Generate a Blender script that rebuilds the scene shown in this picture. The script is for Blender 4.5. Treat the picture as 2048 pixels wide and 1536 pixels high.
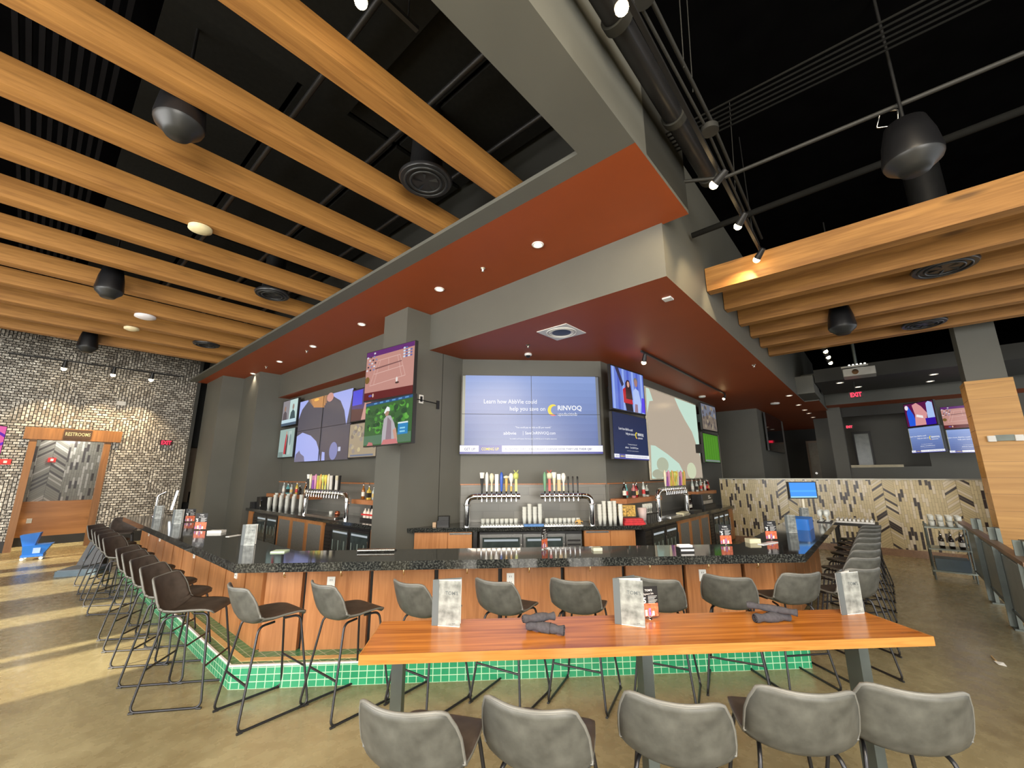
import bpy, math, random
from math import sin, cos, pi, radians, sqrt, atan2, degrees
from mathutils import Vector, Matrix
random.seed(7)
S = bpy.context.scene
C = S.collection
for o in list(bpy.data.objects): bpy.data.objects.remove(o)

# ------------------------------------------------------------------ camera
S2 = sqrt(.5)
cam_d = bpy.data.cameras.new('camera'); cam = bpy.data.objects.new('camera', cam_d); C.objects.link(cam)
cam_d.sensor_width = 36; cam_d.sensor_fit = 'HORIZONTAL'; cam_d.lens = 828.9*36/2048
cam_d.clip_start = .02; cam_d.clip_end = 200
_p, _r, _b = radians(12.31), radians(-.229), radians(41.11)
_F = Vector((0, cos(_p), sin(_p))); _R0 = Vector((1, 0, 0)); _U0 = _R0.cross(_F)
_R = _R0*cos(_r)+_U0*sin(_r); _U = -_R0*sin(_r)+_U0*cos(_r)
_M = Matrix.Rotation(_b-pi/2, 3, 'Z')
_m = Matrix((_M@_R, _M@_U, -(_M@_F))).transposed()
cam.matrix_world = Matrix.Translation((0, 0, 1.9)) @ _m.to_4x4()
S.camera = cam
# ------------------------------------------------------------------ view, world, sun, large lights
S.view_settings.view_transform = 'Standard'; S.view_settings.look = 'None'
S.view_settings.gamma = 1; S.view_settings.use_curve_mapping = False
S.view_settings.exposure = 0.45
W = bpy.data.worlds.new('daylight'); S.world = W; W.use_nodes = True
bg = W.node_tree.nodes['Background']; bg.inputs[0].default_value = (.93, .96, 1, 1); bg.inputs[1].default_value = 1.1
def light(name, kind, loc, energy, color=(1, 1, 1), size=.1, size_y=None, target=None, spot=60, blend=.5, rot=None):
    d = bpy.data.lights.new(name, kind); o = bpy.data.objects.new(name, d); C.objects.link(o)
    d.energy = energy; d.color = color; o.location = loc
    if kind == 'AREA':
        d.size = size
        if size_y: d.shape = 'RECTANGLE'; d.size_y = size_y
    elif kind == 'SUN': d.angle = size
    else: d.shadow_soft_size = size
    if kind == 'SPOT': d.spot_size = radians(spot); d.spot_blend = blend
    if target is not None:
        o.rotation_euler = (Vector(target)-Vector(loc)).to_track_quat('-Z', 'Y').to_euler()
    return o
light('sun', 'SUN', (-20, 5, 8), 11.0, (1, .86, .60), radians(.8), target=(-20+10, 5.0, 8-3.6))
# daylight entering through the storefront glazing on the left and behind the camera
light('window_daylight_left', 'AREA', (-5.9, 7.0, 2.6), 1150, (1, .98, .94), 13, 3.6, target=(4, 8.0, .9))
light('window_daylight_rear', 'AREA', (-3.6, -5.9, 2.5), 760, (1, .96, .88), 4.8, 3.8, target=(1.6, 2.5, .7))
light('overhead_fill_wash', 'AREA', (-1.6, -1.8, 5.6), 420, (1, .84, .62), 3.2, 3.2, target=(1.2, 1.2, 0))  # added warm fill above and behind the camera, not an actual fixture

# ------------------------------------------------------------------ materials
def _nt(name):
    m = bpy.data.materials.new(name); m.use_nodes = True; nt = m.node_tree
    return m, nt, nt.nodes['Principled BSDF']
def mat(name, col, rough=.6, metal=0, var=.12, scale=6, bump=0, emit=None, es=1, trans=0, ior=1.45, alpha=1, spec=None, coat=0, stretch=(1, 1, 1)):
    m, nt, b = _nt(name); N = nt.nodes; L = nt.links
    b.inputs['Base Color'].default_value = (*col, 1)
    b.inputs['Roughness'].default_value = rough; b.inputs['Metallic'].default_value = metal
    if trans: b.inputs['Transmission Weight'].default_value = trans; b.inputs['IOR'].default_value = ior
    if spec is not None: b.inputs['Specular IOR Level'].default_value = spec
    if coat: b.inputs['Coat Weight'].default_value = coat
    if alpha < 1: b.inputs['Alpha'].default_value = alpha
    if emit: b.inputs['Emission Color'].default_value = (*emit, 1); b.inputs['Emission Strength'].default_value = es
    if var:
        tc = N.new('ShaderNodeTexCoord'); mp = N.new('ShaderNodeMapping'); mp.inputs['Scale'].default_value = stretch
        no = N.new('ShaderNodeTexNoise'); no.inputs['Scale'].default_value = scale; no.inputs['Detail'].default_value = 6
        L.new(tc.outputs['Object'], mp.inputs[0]); L.new(mp.outputs[0], no.inputs['Vector'])
        cr = N.new('ShaderNodeValToRGB'); cr.color_ramp.elements[0].position = .3; cr.color_ramp.elements[1].position = .72
        cr.color_ramp.elements[0].color = (*[c*(1-var) for c in col], 1); cr.color_ramp.elements[1].color = (*[min(1, c*(1+var)) for c in col], 1)
        L.new(no.outputs['Fac'], cr.inputs[0]); L.new(cr.outputs[0], b.inputs['Base Color'])
        if bump:
            bp = N.new('ShaderNodeBump'); bp.inputs['Strength'].default_value = bump; bp.inputs['Distance'].default_value = .01
            L.new(no.outputs['Fac'], bp.inputs['Height']); L.new(bp.outputs[0], b.inputs['Normal'])
    return m
def emis(name, col, s=1.0):
    m, nt, b = _nt(name)
    b.inputs['Base Color'].default_value = (0.01, 0.01, 0.01, 1); b.inputs['Roughness'].default_value = .25
    b.inputs['Emission Color'].default_value = (*col, 1); b.inputs['Emission Strength'].default_value = s
    return m
def sr(r, g, b):
    f = lambda c: (c/255/12.92 if c/255 <= .04045 else ((c/255+.055)/1.055)**2.4)
    return (f(r), f(g), f(b))
def wood(name, dark, lite, rough=.45, axis='X', grain=26, knots=False, ring=1.0, coat=0):
    m, nt, b = _nt(name); N = nt.nodes; L = nt.links
    tc = N.new('ShaderNodeTexCoord'); mp = N.new('ShaderNodeMapping')
    s = {'X': (.06, 1, 1), 'Y': (1, .06, 1), 'Z': (1, 1, .06)}[axis]; mp.inputs['Scale'].default_value = s
    L.new(tc.outputs['Object'], mp.inputs[0])
    n1 = N.new('ShaderNodeTexNoise'); n1.inputs['Scale'].default_value = grain; n1.inputs['Detail'].default_value = 8; n1.inputs['Distortion'].default_value = ring
    n2 = N.new('ShaderNodeTexNoise'); n2.inputs['Scale'].default_value = grain*.17; n2.inputs['Detail'].default_value = 3; n2.inputs['Distortion'].default_value = .6
    L.new(mp.outputs[0], n1.inputs['Vector']); L.new(mp.outputs[0], n2.inputs['Vector'])
    mx = N.new('ShaderNodeMath'); mx.operation = 'ADD'; L.new(n1.outputs['Fac'], mx.inputs[0]); L.new(n2.outputs['Fac'], mx.inputs[1])
    cr = N.new('ShaderNodeValToRGB'); e = cr.color_ramp.elements; e[0].position = .36; e[1].position = .6
    e[0].color = (*dark, 1); e[1].color = (*lite, 1)
    hf = N.new('ShaderNodeMath'); hf.operation = 'MULTIPLY'; hf.inputs[1].default_value = .5; L.new(mx.outputs[0], hf.inputs[0]); L.new(hf.outputs[0], cr.inputs[0])
    out = cr.outputs[0]
    if knots:
        k = N.new('ShaderNodeTexVoronoi'); k.inputs['Scale'].default_value = 1.7; mk = N.new('ShaderNodeMapping')
        mk.inputs['Scale'].default_value = {'X': (.45, 2.2, 2.2), 'Y': (2.2, .45, 2.2), 'Z': (2.2, 2.2, .45)}[axis]
        L.new(tc.outputs['Object'], mk.inputs[0]); L.new(mk.outputs[0], k.inputs['Vector'])
        kr = N.new('ShaderNodeValToRGB'); kr.color_ramp.elements[0].position = .05; kr.color_ramp.elements[1].position = .17
        kr.color_ramp.elements[0].color = (.25, .25, .25, 1); kr.color_ramp.elements[1].color = (1, 1, 1, 1)
        L.new(k.outputs['Distance'], kr.inputs[0])
        mm = N.new('ShaderNodeMix'); mm.data_type = 'RGBA'; mm.blend_type = 'MULTIPLY'; mm.inputs[0].default_value = .8
        L.new(out, mm.inputs[6]); L.new(kr.outputs[0], mm.inputs[7]); out = mm.outputs[2]
    L.new(out, b.inputs['Base Color']); b.inputs['Roughness'].default_value = rough
    if coat: b.inputs['Coat Weight'].default_value = coat; b.inputs['Coat Roughness'].default_value = .12
    bp = N.new('ShaderNodeBump'); bp.inputs['Strength'].default_value = .08; L.new(n1.outputs['Fac'], bp.inputs['Height']); L.new(bp.outputs[0], b.inputs['Normal'])
    return m
def tile(name, axes, bw, bh, mortar, c1, c2, cm, rough=.3, offset=.5, metal=0, rot=0, bump=.3, rvar=0, msmooth=.1, cvar=.5):
    """brick pattern on world position; axes picks which two world axes carry it"""
    m, nt, b = _nt(name); N = nt.nodes; L = nt.links
    g = N.new('ShaderNodeNewGeometry'); sp = N.new('ShaderNodeSeparateXYZ'); cb = N.new('ShaderNodeCombineXYZ')
    L.new(g.outputs['Position'], sp.inputs[0])
    def src(a):
        if a in 'XYZ': return sp.outputs[a]
        md = N.new('ShaderNodeMath'); md.operation = 'SUBTRACT' if a == 'c' else 'ADD'; L.new(sp.outputs['X'], md.inputs[0]); L.new(sp.outputs['Y'], md.inputs[1])
        ml = N.new('ShaderNodeMath'); ml.operation = 'MULTIPLY'; ml.inputs[1].default_value = S2; L.new(md.outputs[0], ml.inputs[0]); return ml.outputs[0]
    L.new(src(axes[0]), cb.inputs[0]); L.new(src(axes[1]), cb.inputs[1])
    br = N.new('ShaderNodeTexBrick'); br.inputs['Scale'].default_value = 1
    br.inputs['Brick Width'].default_value = bw; br.inputs['Row Height'].default_value = bh; br.inputs['Mortar Size'].default_value = mortar
    br.inputs['Mortar Smooth'].default_value = msmooth; br.offset = offset; br.inputs['Bias'].default_value = 0
    br.inputs['Color1'].default_value = (*c1, 1); br.inputs['Color2'].default_value = (*c2, 1); br.inputs['Mortar'].default_value = (*cm, 1)
    L.new(cb.outputs[0], br.inputs['Vector']); L.new(br.outputs['Color'], b.inputs['Base Color'])
    b.inputs['Roughness'].default_value = rough; b.inputs['Metallic'].default_value = metal
    bp = N.new('ShaderNodeBump'); bp.inputs['Strength'].default_value = bump; bp.inputs['Distance'].default_value = .01; bp.invert = True
    L.new(br.outputs['Fac'], bp.inputs['Height']); L.new(bp.outputs[0], b.inputs['Normal'])
    return m

GRAY = mat('gray_wall_paint', (.122, .122, .104), .55, var=.04, scale=2)
DGRAY = mat('dark_gray_paint', (.032, .032, .027), .6, var=.05, scale=2)
RED = mat('rust_red_paint', (.32, .064, .012), .55, var=.03, scale=2)
BLACKC = mat('black_ceiling_paint', (.0028, .0028, .003), 1, var=.2, scale=3, spec=0)
PANEL = mat('dark_acoustic_panel', (.016, .016, .0145), 1, var=.1, scale=20, spec=0)
BLK = mat('black_metal', (.012, .012, .012), .45, var=.1, scale=10)
BLKP = mat('black_plastic', (.018, .018, .019), .35, var=.1, scale=10)
STEEL = mat('brushed_steel', (.62, .62, .6), .25, 1, var=.1, scale=8)
CHROME = mat('polished_chrome', (.85, .85, .83), .1, 1, var=.03)
BRASS = mat('aged_brass', (.75, .55, .3), .3, 1, var=.1)
WHITE = mat('white_plastic', (.8, .8, .77), .4, var=.04)
BEAM = wood('oak_beam_wood', (.25, .108, .024), (.46, .222, .056), .55, 'X', 22, True)
PANW = wood('stained_panel_wood', (.32, .125, .042), (.47, .205, .076), .38, 'Z', 30, False)
PANR = wood('cabinet_wood', (.38, .15, .045), (.52, .23, .08), .4, 'Z', 28, False)
SHW = wood('shelf_wood', (.36, .13, .045), (.48, .2, .08), .4, 'X', 28)
TABW = wood('oak_table_wood', (.25, .07, .008), (.62, .225, .036), .24, 'X', 15, False, 1.6, coat=.3)
EDGEW = wood('table_edge_wood', (.32, .125, .022), (.50, .22, .05), .3, 'X', 40, False, 2.0)
CLADW = wood('column_cladding_wood', (.48, .235, .055), (.68, .37, .11), .45, 'Y', 9)
DOORW = wood('door_frame_wood', (.17, .075, .022), (.28, .13, .043), .45, 'Z', 16)
WAINW = wood('wainscot_wood', (.34, .13, .03), (.5, .22, .065), .35, 'X', 9, True)
NOSE = wood('ledge_nosing_wood', (.55, .34, .12), (.72, .48, .2), .4, 'X', 30)
LEATHER = mat('grey_leather', (.080, .081, .072), .5, var=.32, scale=14, bump=.12)
LEATHER_IN = mat('brown_grey_leather', (.06, .047, .039), .5, var=.3, scale=14, bump=.12)
PIPING = mat('leather_edge_piping', (.16, .16, .148), .4, var=.1)
FRAME = mat('dark_steel_tube', (.055, .055, .06), .35, .8, var=.1)
NAPK = mat('charcoal_napkin_cloth', (.055, .052, .06), .9, var=.25, scale=60, bump=.2)
MENUG = mat('mottled_silver_menu_cover', (.24, .255, .242), .35, var=.5, scale=22)
MENUD = mat('slate_menu_spine', (.1, .115, .12), .4, var=.08)
PAPER = mat('menu_paper', (.8, .8, .76), .7, var=.03)
REDP = mat('red_plastic', (.65, .03, .03), .5, var=.1)
BLUEP = mat('blue_plastic', (.01, .16, .62), .35, var=.08, scale=3)
SLATE = mat('slate_blue_mat', (.11, .16, .2), .6, var=.1)
GLASS = mat('clear_glass', (.92, .95, .9), .12, trans=.35, ior=1.2, var=0)
CUP = mat('clear_plastic_cup', (.88, .9, .84), .2, trans=.25, ior=1.2, var=0)
RAILM = mat('grey_railing_steel', (.13, .15, .14), .45, .6, var=.15)
CONDM = mat('dark_conduit_metal', (.03, .03, .027), .6, .2, var=.15)
RIBM = mat('black_roof_deck', (.006, .006, .007), .9, var=.1, spec=.1)
CABM = mat('black_cable_jacket', (.010, .010, .009), .9, var=.1, spec=.1)
RAILP = mat('railing_panel', (.27, .31, .28), .4, .3, var=.1)
HANDW = wood('railing_top_wood', (.16, .09, .05), (.28, .17, .1), .4, 'X', 20)
BEIGE = mat('beige_wall_paint', (.36, .27, .19), .6, var=.05)
SPK = mat('dark_speaker_plastic', (.007, .007, .008), .4, var=.1)
SPKC = mat('speaker_cone', (.018, .019, .019), .4, var=.1)
LAMPE = emis('warm_lamp_glow', (1, .72, .36), 28)
LAMPD = emis('recessed_lamp_glow', (1, .8, .55), 5)
def floor_mat():
    m, nt, b = _nt('polished_concrete'); N = nt.nodes; L = nt.links
    g = N.new('ShaderNodeNewGeometry'); n = N.new('ShaderNodeTexNoise'); n.inputs['Scale'].default_value = .9; n.inputs['Detail'].default_value = 10; n.inputs['Roughness'].default_value = .65; n.inputs['Distortion'].default_value = 1.2
    n2 = N.new('ShaderNodeTexNoise'); n2.inputs['Scale'].default_value = 9; n2.inputs['Detail'].default_value = 8
    L.new(g.outputs['Position'], n.inputs['Vector']); L.new(g.outputs['Position'], n2.inputs['Vector'])
    ad = N.new('ShaderNodeMath'); ad.operation = 'MULTIPLY_ADD'; ad.inputs[1].default_value = .3; L.new(n2.outputs['Fac'], ad.inputs[0]); L.new(n.outputs['Fac'], ad.inputs[2])
    cr = N.new('ShaderNodeValToRGB'); e = cr.color_ramp.elements; e[0].position = .45; e[1].position = .85
    e[0].color = (.19, .15, .076, 1); e[1].color = (.35, .305, .175, 1)
    L.new(ad.outputs[0], cr.inputs[0]); L.new(cr.outputs[0], b.inputs['Base Color'])
    rr = N.new('ShaderNodeMapRange'); rr.inputs[3].default_value = .12; rr.inputs[4].default_value = .42; L.new(n2.outputs['Fac'], rr.inputs[0]); L.new(rr.outputs[0], b.inputs['Roughness'])
    return m
FLOORM = floor_mat()
def granite():
    m, nt, b = _nt('black_granite'); N = nt.nodes; L = nt.links
    g = N.new('ShaderNodeNewGeometry'); v = N.new('ShaderNodeTexVoronoi'); v.inputs['Scale'].default_value = 55
    n = N.new('ShaderNodeTexNoise'); n.inputs['Scale'].default_value = 60; n.inputs['Detail'].default_value = 5
    L.new(g.outputs['Position'], v.inputs['Vector']); L.new(g.outputs['Position'], n.inputs['Vector'])
    cr = N.new('ShaderNodeValToRGB'); e = cr.color_ramp.elements; e[0].position = .46; e[1].position = .70
    e[0].color = (.014, .015, .015, 1); e[1].color = (.095, .10, .09, 1)
    L.new(n.outputs['Fac'], cr.inputs[0]); L.new(cr.outputs[0], b.inputs['Base Color'])
    b.inputs['Roughness'].default_value = .07
    return m
GRANITE = granite()
GREEN_C = tile('green_tile_chamfer', 'cZ', .076, .058, .004, (.022, .25, .115), (.035, .31, .15), (.38, .62, .42), .18, 0)
GREEN_X = tile('green_tile_left', 'YZ', .076, .058, .004, (.022, .25, .115), (.035, .31, .15), (.38, .62, .42), .18, 0)
GREEN_Y = tile('green_tile_right', 'XZ', .076, .058, .004, (.022, .25, .115), (.035, .31, .15), (.38, .62, .42), .18, 0)
GREEN_T = tile('green_tile_ledge', 'XY', .1, .1, .004, (.05, .20, .09), (.06, .24, .1), (.3, .45, .3), .25, 0)
SPL = {k: tile('grey_splash_tile_'+k, k+'Z', .6, .15, .002, (.14, .14, .125), (.2, .195, .175), (.1, .1, .09), .3) for k in 'cXY'}
def metal_brick():
    """silvery glazed block wall: patches of upright blocks among the laid ones"""
    m, nt, b = _nt('silver_glazed_brick'); N = nt.nodes; L = nt.links
    g = N.new('ShaderNodeNewGeometry'); sp = N.new('ShaderNodeSeparateXYZ'); L.new(g.outputs['Position'], sp.inputs[0])
    def brick(a, c, w, h):
        cb = N.new('ShaderNodeCombineXYZ'); L.new(sp.outputs[a], cb.inputs[0]); L.new(sp.outputs[c], cb.inputs[1])
        br = N.new('ShaderNodeTexBrick'); br.inputs['Scale'].default_value = 1; br.inputs['Brick Width'].default_value = w; br.inputs['Row Height'].default_value = h
        br.inputs['Mortar Size'].default_value = .009; br.inputs['Mortar Smooth'].default_value = .25; br.inputs['Bias'].default_value = -.1
        br.inputs['Color1'].default_value = (.24, .22, .19, 1); br.inputs['Color2'].default_value = (.66, .63, .56, 1); br.inputs['Mortar'].default_value = (.02, .018, .014, 1)
        L.new(cb.outputs[0], br.inputs['Vector']); return br
    b1 = brick('X', 'Z', .125, .07); b2 = brick('Z', 'X', .125, .07)
    cb = N.new('ShaderNodeCombineXYZ'); L.new(sp.outputs['X'], cb.inputs[0]); L.new(sp.outputs['Z'], cb.inputs[1])
    vo = N.new('ShaderNodeTexVoronoi'); vo.distance = 'CHEBYCHEV'; vo.inputs['Scale'].default_value = 1.5; L.new(cb.outputs[0], vo.inputs['Vector'])
    spc = N.new('ShaderNodeSeparateColor'); L.new(vo.outputs['Color'], spc.inputs[0])
    th = N.new('ShaderNodeMath'); th.operation = 'GREATER_THAN'; th.inputs[1].default_value = .62; L.new(spc.outputs[0], th.inputs[0])
    def mix(t, i1, i2):
        mm = N.new('ShaderNodeMix'); mm.data_type = t; o = 6 if t == 'RGBA' else 2
        L.new(th.outputs[0], mm.inputs[0]); L.new(i1, mm.inputs[o]); L.new(i2, mm.inputs[o+1]); return mm.outputs[2 if t == 'RGBA' else 0]
    L.new(mix('RGBA', b1.outputs['Color'], b2.outputs['Color']), b.inputs['Base Color'])
    fac = mix('FLOAT', b1.outputs['Fac'], b2.outputs['Fac'])
    n = N.new('ShaderNodeTexNoise'); n.inputs['Scale'].default_value = 34; L.new(g.outputs['Position'], n.inputs['Vector'])
    h = N.new('ShaderNodeMath'); h.operation = 'MULTIPLY_ADD'; h.inputs[1].default_value = -1.5; L.new(fac, h.inputs[0]); L.new(n.outputs['Fac'], h.inputs[2])
    bp = N.new('ShaderNodeBump'); bp.inputs['Strength'].default_value = .7; bp.inputs['Distance'].default_value = .02; L.new(h.outputs[0], bp.inputs['Height']); L.new(bp.outputs[0], b.inputs['Normal'])
    b.inputs['Roughness'].default_value = .28; b.inputs['Metallic'].default_value = .45
    return m
BRICK = metal_brick()
def chevron(name, axis, w=.05, ln=.19, light=(.50, .42, .25), lite2=(.62, .55, .42), dark=(.035, .026, .026), centers=(0,), band=.21, pdark=.82):
    """upright narrow bricks with chevron columns in it"""
    m, nt, b = _nt(name); N = nt.nodes; L = nt.links
    g = N.new('ShaderNodeNewGeometry'); sp = N.new('ShaderNodeSeparateXYZ'); L.new(g.outputs['Position'], sp.inputs[0])
    def M(op, a, c=None, d=None):
        n = N.new('ShaderNodeMath'); n.operation = op
        for i, v in enumerate((a, c, d)):
            if v is None: continue
            if isinstance(v, (int, float)): n.inputs[i].default_value = v
            else: L.new(v, n.inputs[i])
        return n.outputs[0]
    x = M('ADD', sp.outputs[axis], 100); z = sp.outputs['Z']; cc = None
    for i, c_ in enumerate(centers):
        if i == 0: cc = M('ADD', c_+100, 0.0)
        else: cc = M('MULTIPLY_ADD', M('GREATER_THAN', x, 100+(c_+centers[i-1])/2), c_-centers[i-1], cc)
    u = M('SUBTRACT', x, cc); au = M('ABSOLUTE', u)
    inb = M('LESS_THAN', au, band)
    # straight field
    cx = M('FLOOR', M('DIVIDE', x, w)); off = M('MULTIPLY', M('MODULO', cx, 2), ln/2)
    cz = M('FLOOR', M('DIVIDE', M('ADD', z, off), ln))
    fx = M('ABSOLUTE', M('SUBTRACT', M('FRACT', M('DIVIDE', x, w)), .5)); fz = M('ABSOLUTE', M('SUBTRACT', M('FRACT', M('DIVIDE', M('ADD', z, off), ln)), .5))
    mo1 = M('MAXIMUM', M('GREATER_THAN', fx, .45), M('GREATER_THAN', fz, .485))
    # chevrons
    t = M('DIVIDE', M('MULTIPLY_ADD', au, .78, z), w*1.15); ct = M('FLOOR', t); sgn = M('SIGN', u)
    mo2 = M('MAXIMUM', M('GREATER_THAN', M('ABSOLUTE', M('SUBTRACT', M('FRACT', t), .5)), .45), M('MAXIMUM', M('LESS_THAN', au, .004), M('GREATER_THAN', au, band-.004)))
    def sel(a, c): return M('ADD', M('MULTIPLY', inb, a), M('MULTIPLY', M('SUBTRACT', 1, inb), c))
    cb = N.new('ShaderNodeCombineXYZ'); L.new(sel(M('MULTIPLY_ADD', cc, 7, M('MULTIPLY', sgn, 3)), cx), cb.inputs[0]); L.new(sel(M('ADD', ct, 55), cz), cb.inputs[1])
    wn = N.new('ShaderNodeTexWhiteNoise'); wn.noise_dimensions = '2D'; L.new(cb.outputs[0], wn.inputs['Vector'])
    cr = N.new('ShaderNodeValToRGB'); cr.color_ramp.interpolation = 'CONSTANT'; e = cr.color_ramp.elements
    e[0].position = 0; e[0].color = (*light, 1); e[1].position = .4; e[1].color = (*lite2, 1)
    e2 = e.new(.62); e2.color = (*[c*1.12 for c in light], 1); e3 = e.new(pdark); e3.color = (*dark, 1)
    L.new(wn.outputs['Value'], cr.inputs[0])
    mm = N.new('ShaderNodeMix'); mm.data_type = 'RGBA'; mm.inputs[7].default_value = (*[c*.45 for c in light], 1)
    L.new(sel(mo2, mo1), mm.inputs[0]); L.new(cr.outputs[0], mm.inputs[6]); L.new(mm.outputs[2], b.inputs['Base Color'])
    b.inputs['Roughness'].default_value = .25
    return m
CHEV = chevron('chevron_glazed_brick', 'Y', centers=(-1.2, .05, 2.04))
CHEVW = chevron('restroom_chevron_brick', 'X', w=.055, ln=.22, light=(.18, .18, .16), lite2=(.36, .36, .34), dark=(.05, .045, .045), centers=(.42,), band=.3, pdark=.85)

# ------------------------------------------------------------------ mesh builder
class MB:
    def __init__(s): s.v = []; s.f = []; s.fm = []; s.mats = []; s.sm = []; s.T = None
    def mi(s, m):
        if m not in s.mats: s.mats.append(m)
        return s.mats.index(m)
    def add(s, vs, fs, m, smooth=False):
        b = len(s.v); i = s.mi(m)
        if s.T is not None: vs = [tuple(s.T @ Vector(v)) for v in vs]
        s.v += [tuple(v) for v in vs]
        for f in fs: s.f.append([b+k for k in f]); s.fm.append(i); s.sm.append(smooth)
        return s
    def box(s, x0, x1, y0, y1, z0, z1, m, r=0):
        if r:  # chamfered box
            return s.prism(rrect(x0, x1, y0, y1, r), z0, z1, m)
        v = [(x0, y0, z0), (x1, y0, z0), (x1, y1, z0), (x0, y1, z0), (x0, y0, z1), (x1, y0, z1), (x1, y1, z1), (x0, y1, z1)]
        return s.add(v, [(3, 2, 1, 0), (4, 5, 6, 7), (0, 1, 5, 4), (1, 2, 6, 5), (2, 3, 7, 6), (3, 0, 4, 7)], m)
    def prism(s, poly, z0, z1, m, mbot=None, mtop=None):
        n = len(poly); a = sum(poly[i][0]*poly[(i+1) % n][1]-poly[(i+1) % n][0]*poly[i][1] for i in range(n))
        if a < 0: poly = poly[::-1]
        v = [(p[0], p[1], z0) for p in poly]+[(p[0], p[1], z1) for p in poly]
        s.add(v, [(i, (i+1) % n, n+(i+1) % n, n+i) for i in range(n)], m)
        s.add(v[:n], [tuple(range(n))[::-1]], mbot or m); s.add(v[n:], [tuple(range(n))], mtop or m)
        return s
    def tube(s, pts, r, m, n=8, cap=True, closed=False):
        pts = [Vector(p) for p in pts]; k = len(pts); rs = r if isinstance(r, (list, tuple)) else [r]*k
        vs = []; prev = None
        for i, p in enumerate(pts):
            if closed: d = (pts[(i+1) % k]-pts[i-1])
            else: d = (pts[min(i+1, k-1)]-pts[max(i-1, 0)])
            d.normalize()
            if prev is None:
                a = Vector((0, 0, 1)) if abs(d.z) < .9 else Vector((1, 0, 0)); u = d.cross(a).normalized()
            else: u = (prev-d*prev.dot(d)).normalized()
            prev = u; w = d.cross(u)
            for j in range(n):
                t = 2*pi*j/n; vs.append(p+(u*cos(t)+w*sin(t))*rs[i])
        fs = []
        for i in range(k if closed else k-1):
            for j in range(n):
                a = i*n+j; b = i*n+(j+1) % n; c = ((i+1) % k)*n+(j+1) % n; d = ((i+1) % k)*n+j
                fs.append((a, b, c, d))
        s.add(vs, fs, m, True)
        if cap and not closed: s.add(vs[:n], [tuple(range(n))[::-1]], m); s.add(vs[-n:], [tuple(range(n))], m)
        return s
    def lathe(s, prof, m, c=(0, 0, 0), n=16, smooth=True):
        vs = []; fs = []; k = len(prof)
        for r, z in prof:
            for j in range(n):
                t = 2*pi*j/n; vs.append((c[0]+r*cos(t), c[1]+r*sin(t), c[2]+z))
        for i in range(k-1):
            for j in range(n): fs.append((i*n+j, i*n+(j+1) % n, (i+1)*n+(j+1) % n, (i+1)*n+j))
        s.add(vs, fs, m, smooth)
        if prof[0][0] > 1e-4: s.add(vs[:n], [tuple(range(n))[::-1]], m)
        if prof[-1][0] > 1e-4: s.add(vs[-n:], [tuple(range(n))], m)
        return s
    def poly(s, pts, y, m):      # flat shape in a local x-z plane at depth y, facing -y
        n = len(pts); a = sum(pts[i][0]*pts[(i+1) % n][1]-pts[(i+1) % n][0]*pts[i][1] for i in range(n))
        if a < 0: pts = pts[::-1]
        return s.add([(p[0], y, p[1]) for p in pts], [tuple(range(n))], m)
    def rect(s, x0, x1, z0, z1, y, m): return s.poly([(x0, z0), (x1, z0), (x1, z1), (x0, z1)], y, m)
    def text(s, txt, x, z, size, y, m, align='LEFT', sx=1.0, bold=0, rot=0):
        vs, fs = text_geo(txt, align, bold); c, q = cos(rot), sin(rot)
        return s.add([(x+(a*sx*c-b2*q)*size, y, z+(a*sx*q+b2*c)*size) for a, b2 in vs], fs, m)
    def build(s, name, parent=None, loc=None, rz=0, bevel=0, **tags):
        me = bpy.data.meshes.new(name); me.from_pydata(s.v, [], s.f)
        for m in s.mats: me.materials.append(m)
        me.polygons.foreach_set('material_index', s.fm); me.polygons.foreach_set('use_smooth', s.sm); me.update()
        o = bpy.data.objects.new(name, me); C.objects.link(o)
        if parent: o.parent = parent
        if loc: o.location = loc
        if rz: o.rotation_euler = (0, 0, rz)
        if bevel:
            bv = o.modifiers.new('bevel', 'BEVEL'); bv.width = bevel; bv.segments = 2; bv.limit_method = 'ANGLE'
        for k, v in tags.items(): o[k] = v
        return o
_tc = {}
def text_geo(txt, align, bold=0):
    key = (txt, align, bold)
    if key not in _tc:
        cu = bpy.data.curves.new('t', 'FONT'); cu.body = txt; cu.align_x = align; cu.resolution_u = 2; cu.offset = bold
        ob = bpy.data.objects.new('t', cu); me = bpy.data.meshes.new_from_object(ob)
        _tc[key] = ([(v.co.x, v.co.y) for v in me.vertices], [tuple(p.vertices) for p in me.polygons])
        bpy.data.objects.remove(ob); bpy.data.meshes.remove(me)
    return _tc[key]
def rrect(x0, x1, y0, y1, r, k=4):
    out = []
    for cx, cy, a in ((x1-r, y0+r, -90), (x1-r, y1-r, 0), (x0+r, y1-r, 90), (x0+r, y0+r, 180)):
        for i in range(k+1):
            t = radians(a+90*i/k); out.append((cx+r*cos(t), cy+r*sin(t)))
    return out
def bend(p0, p1, p2, r, k=5):   # rounded corner at p1
    p0, p1, p2 = Vector(p0), Vector(p1), Vector(p2); a = p1+(p0-p1).normalized()*r; b = p1+(p2-p1).normalized()*r
    return [a*(1-t)**2+p1*2*t*(1-t)+b*t*t for t in [i/k for i in range(k+1)]]
def path(pts, r):
    out = [Vector(pts[0])]
    for i in range(1, len(pts)-1): out += bend(pts[i-1], pts[i], pts[i+1], r)
    return out+[Vector(pts[-1])]
def thing(name, label, cat, loc=(0, 0, 0), rz=0, group=None):
    o = bpy.data.objects.new(name, None); C.objects.link(o); o.location = loc; o.rotation_euler = (0, 0, rz); o.empty_display_size = .1
    o['label'] = label; o['category'] = cat
    if group: o['group'] = group
    return o
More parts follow.
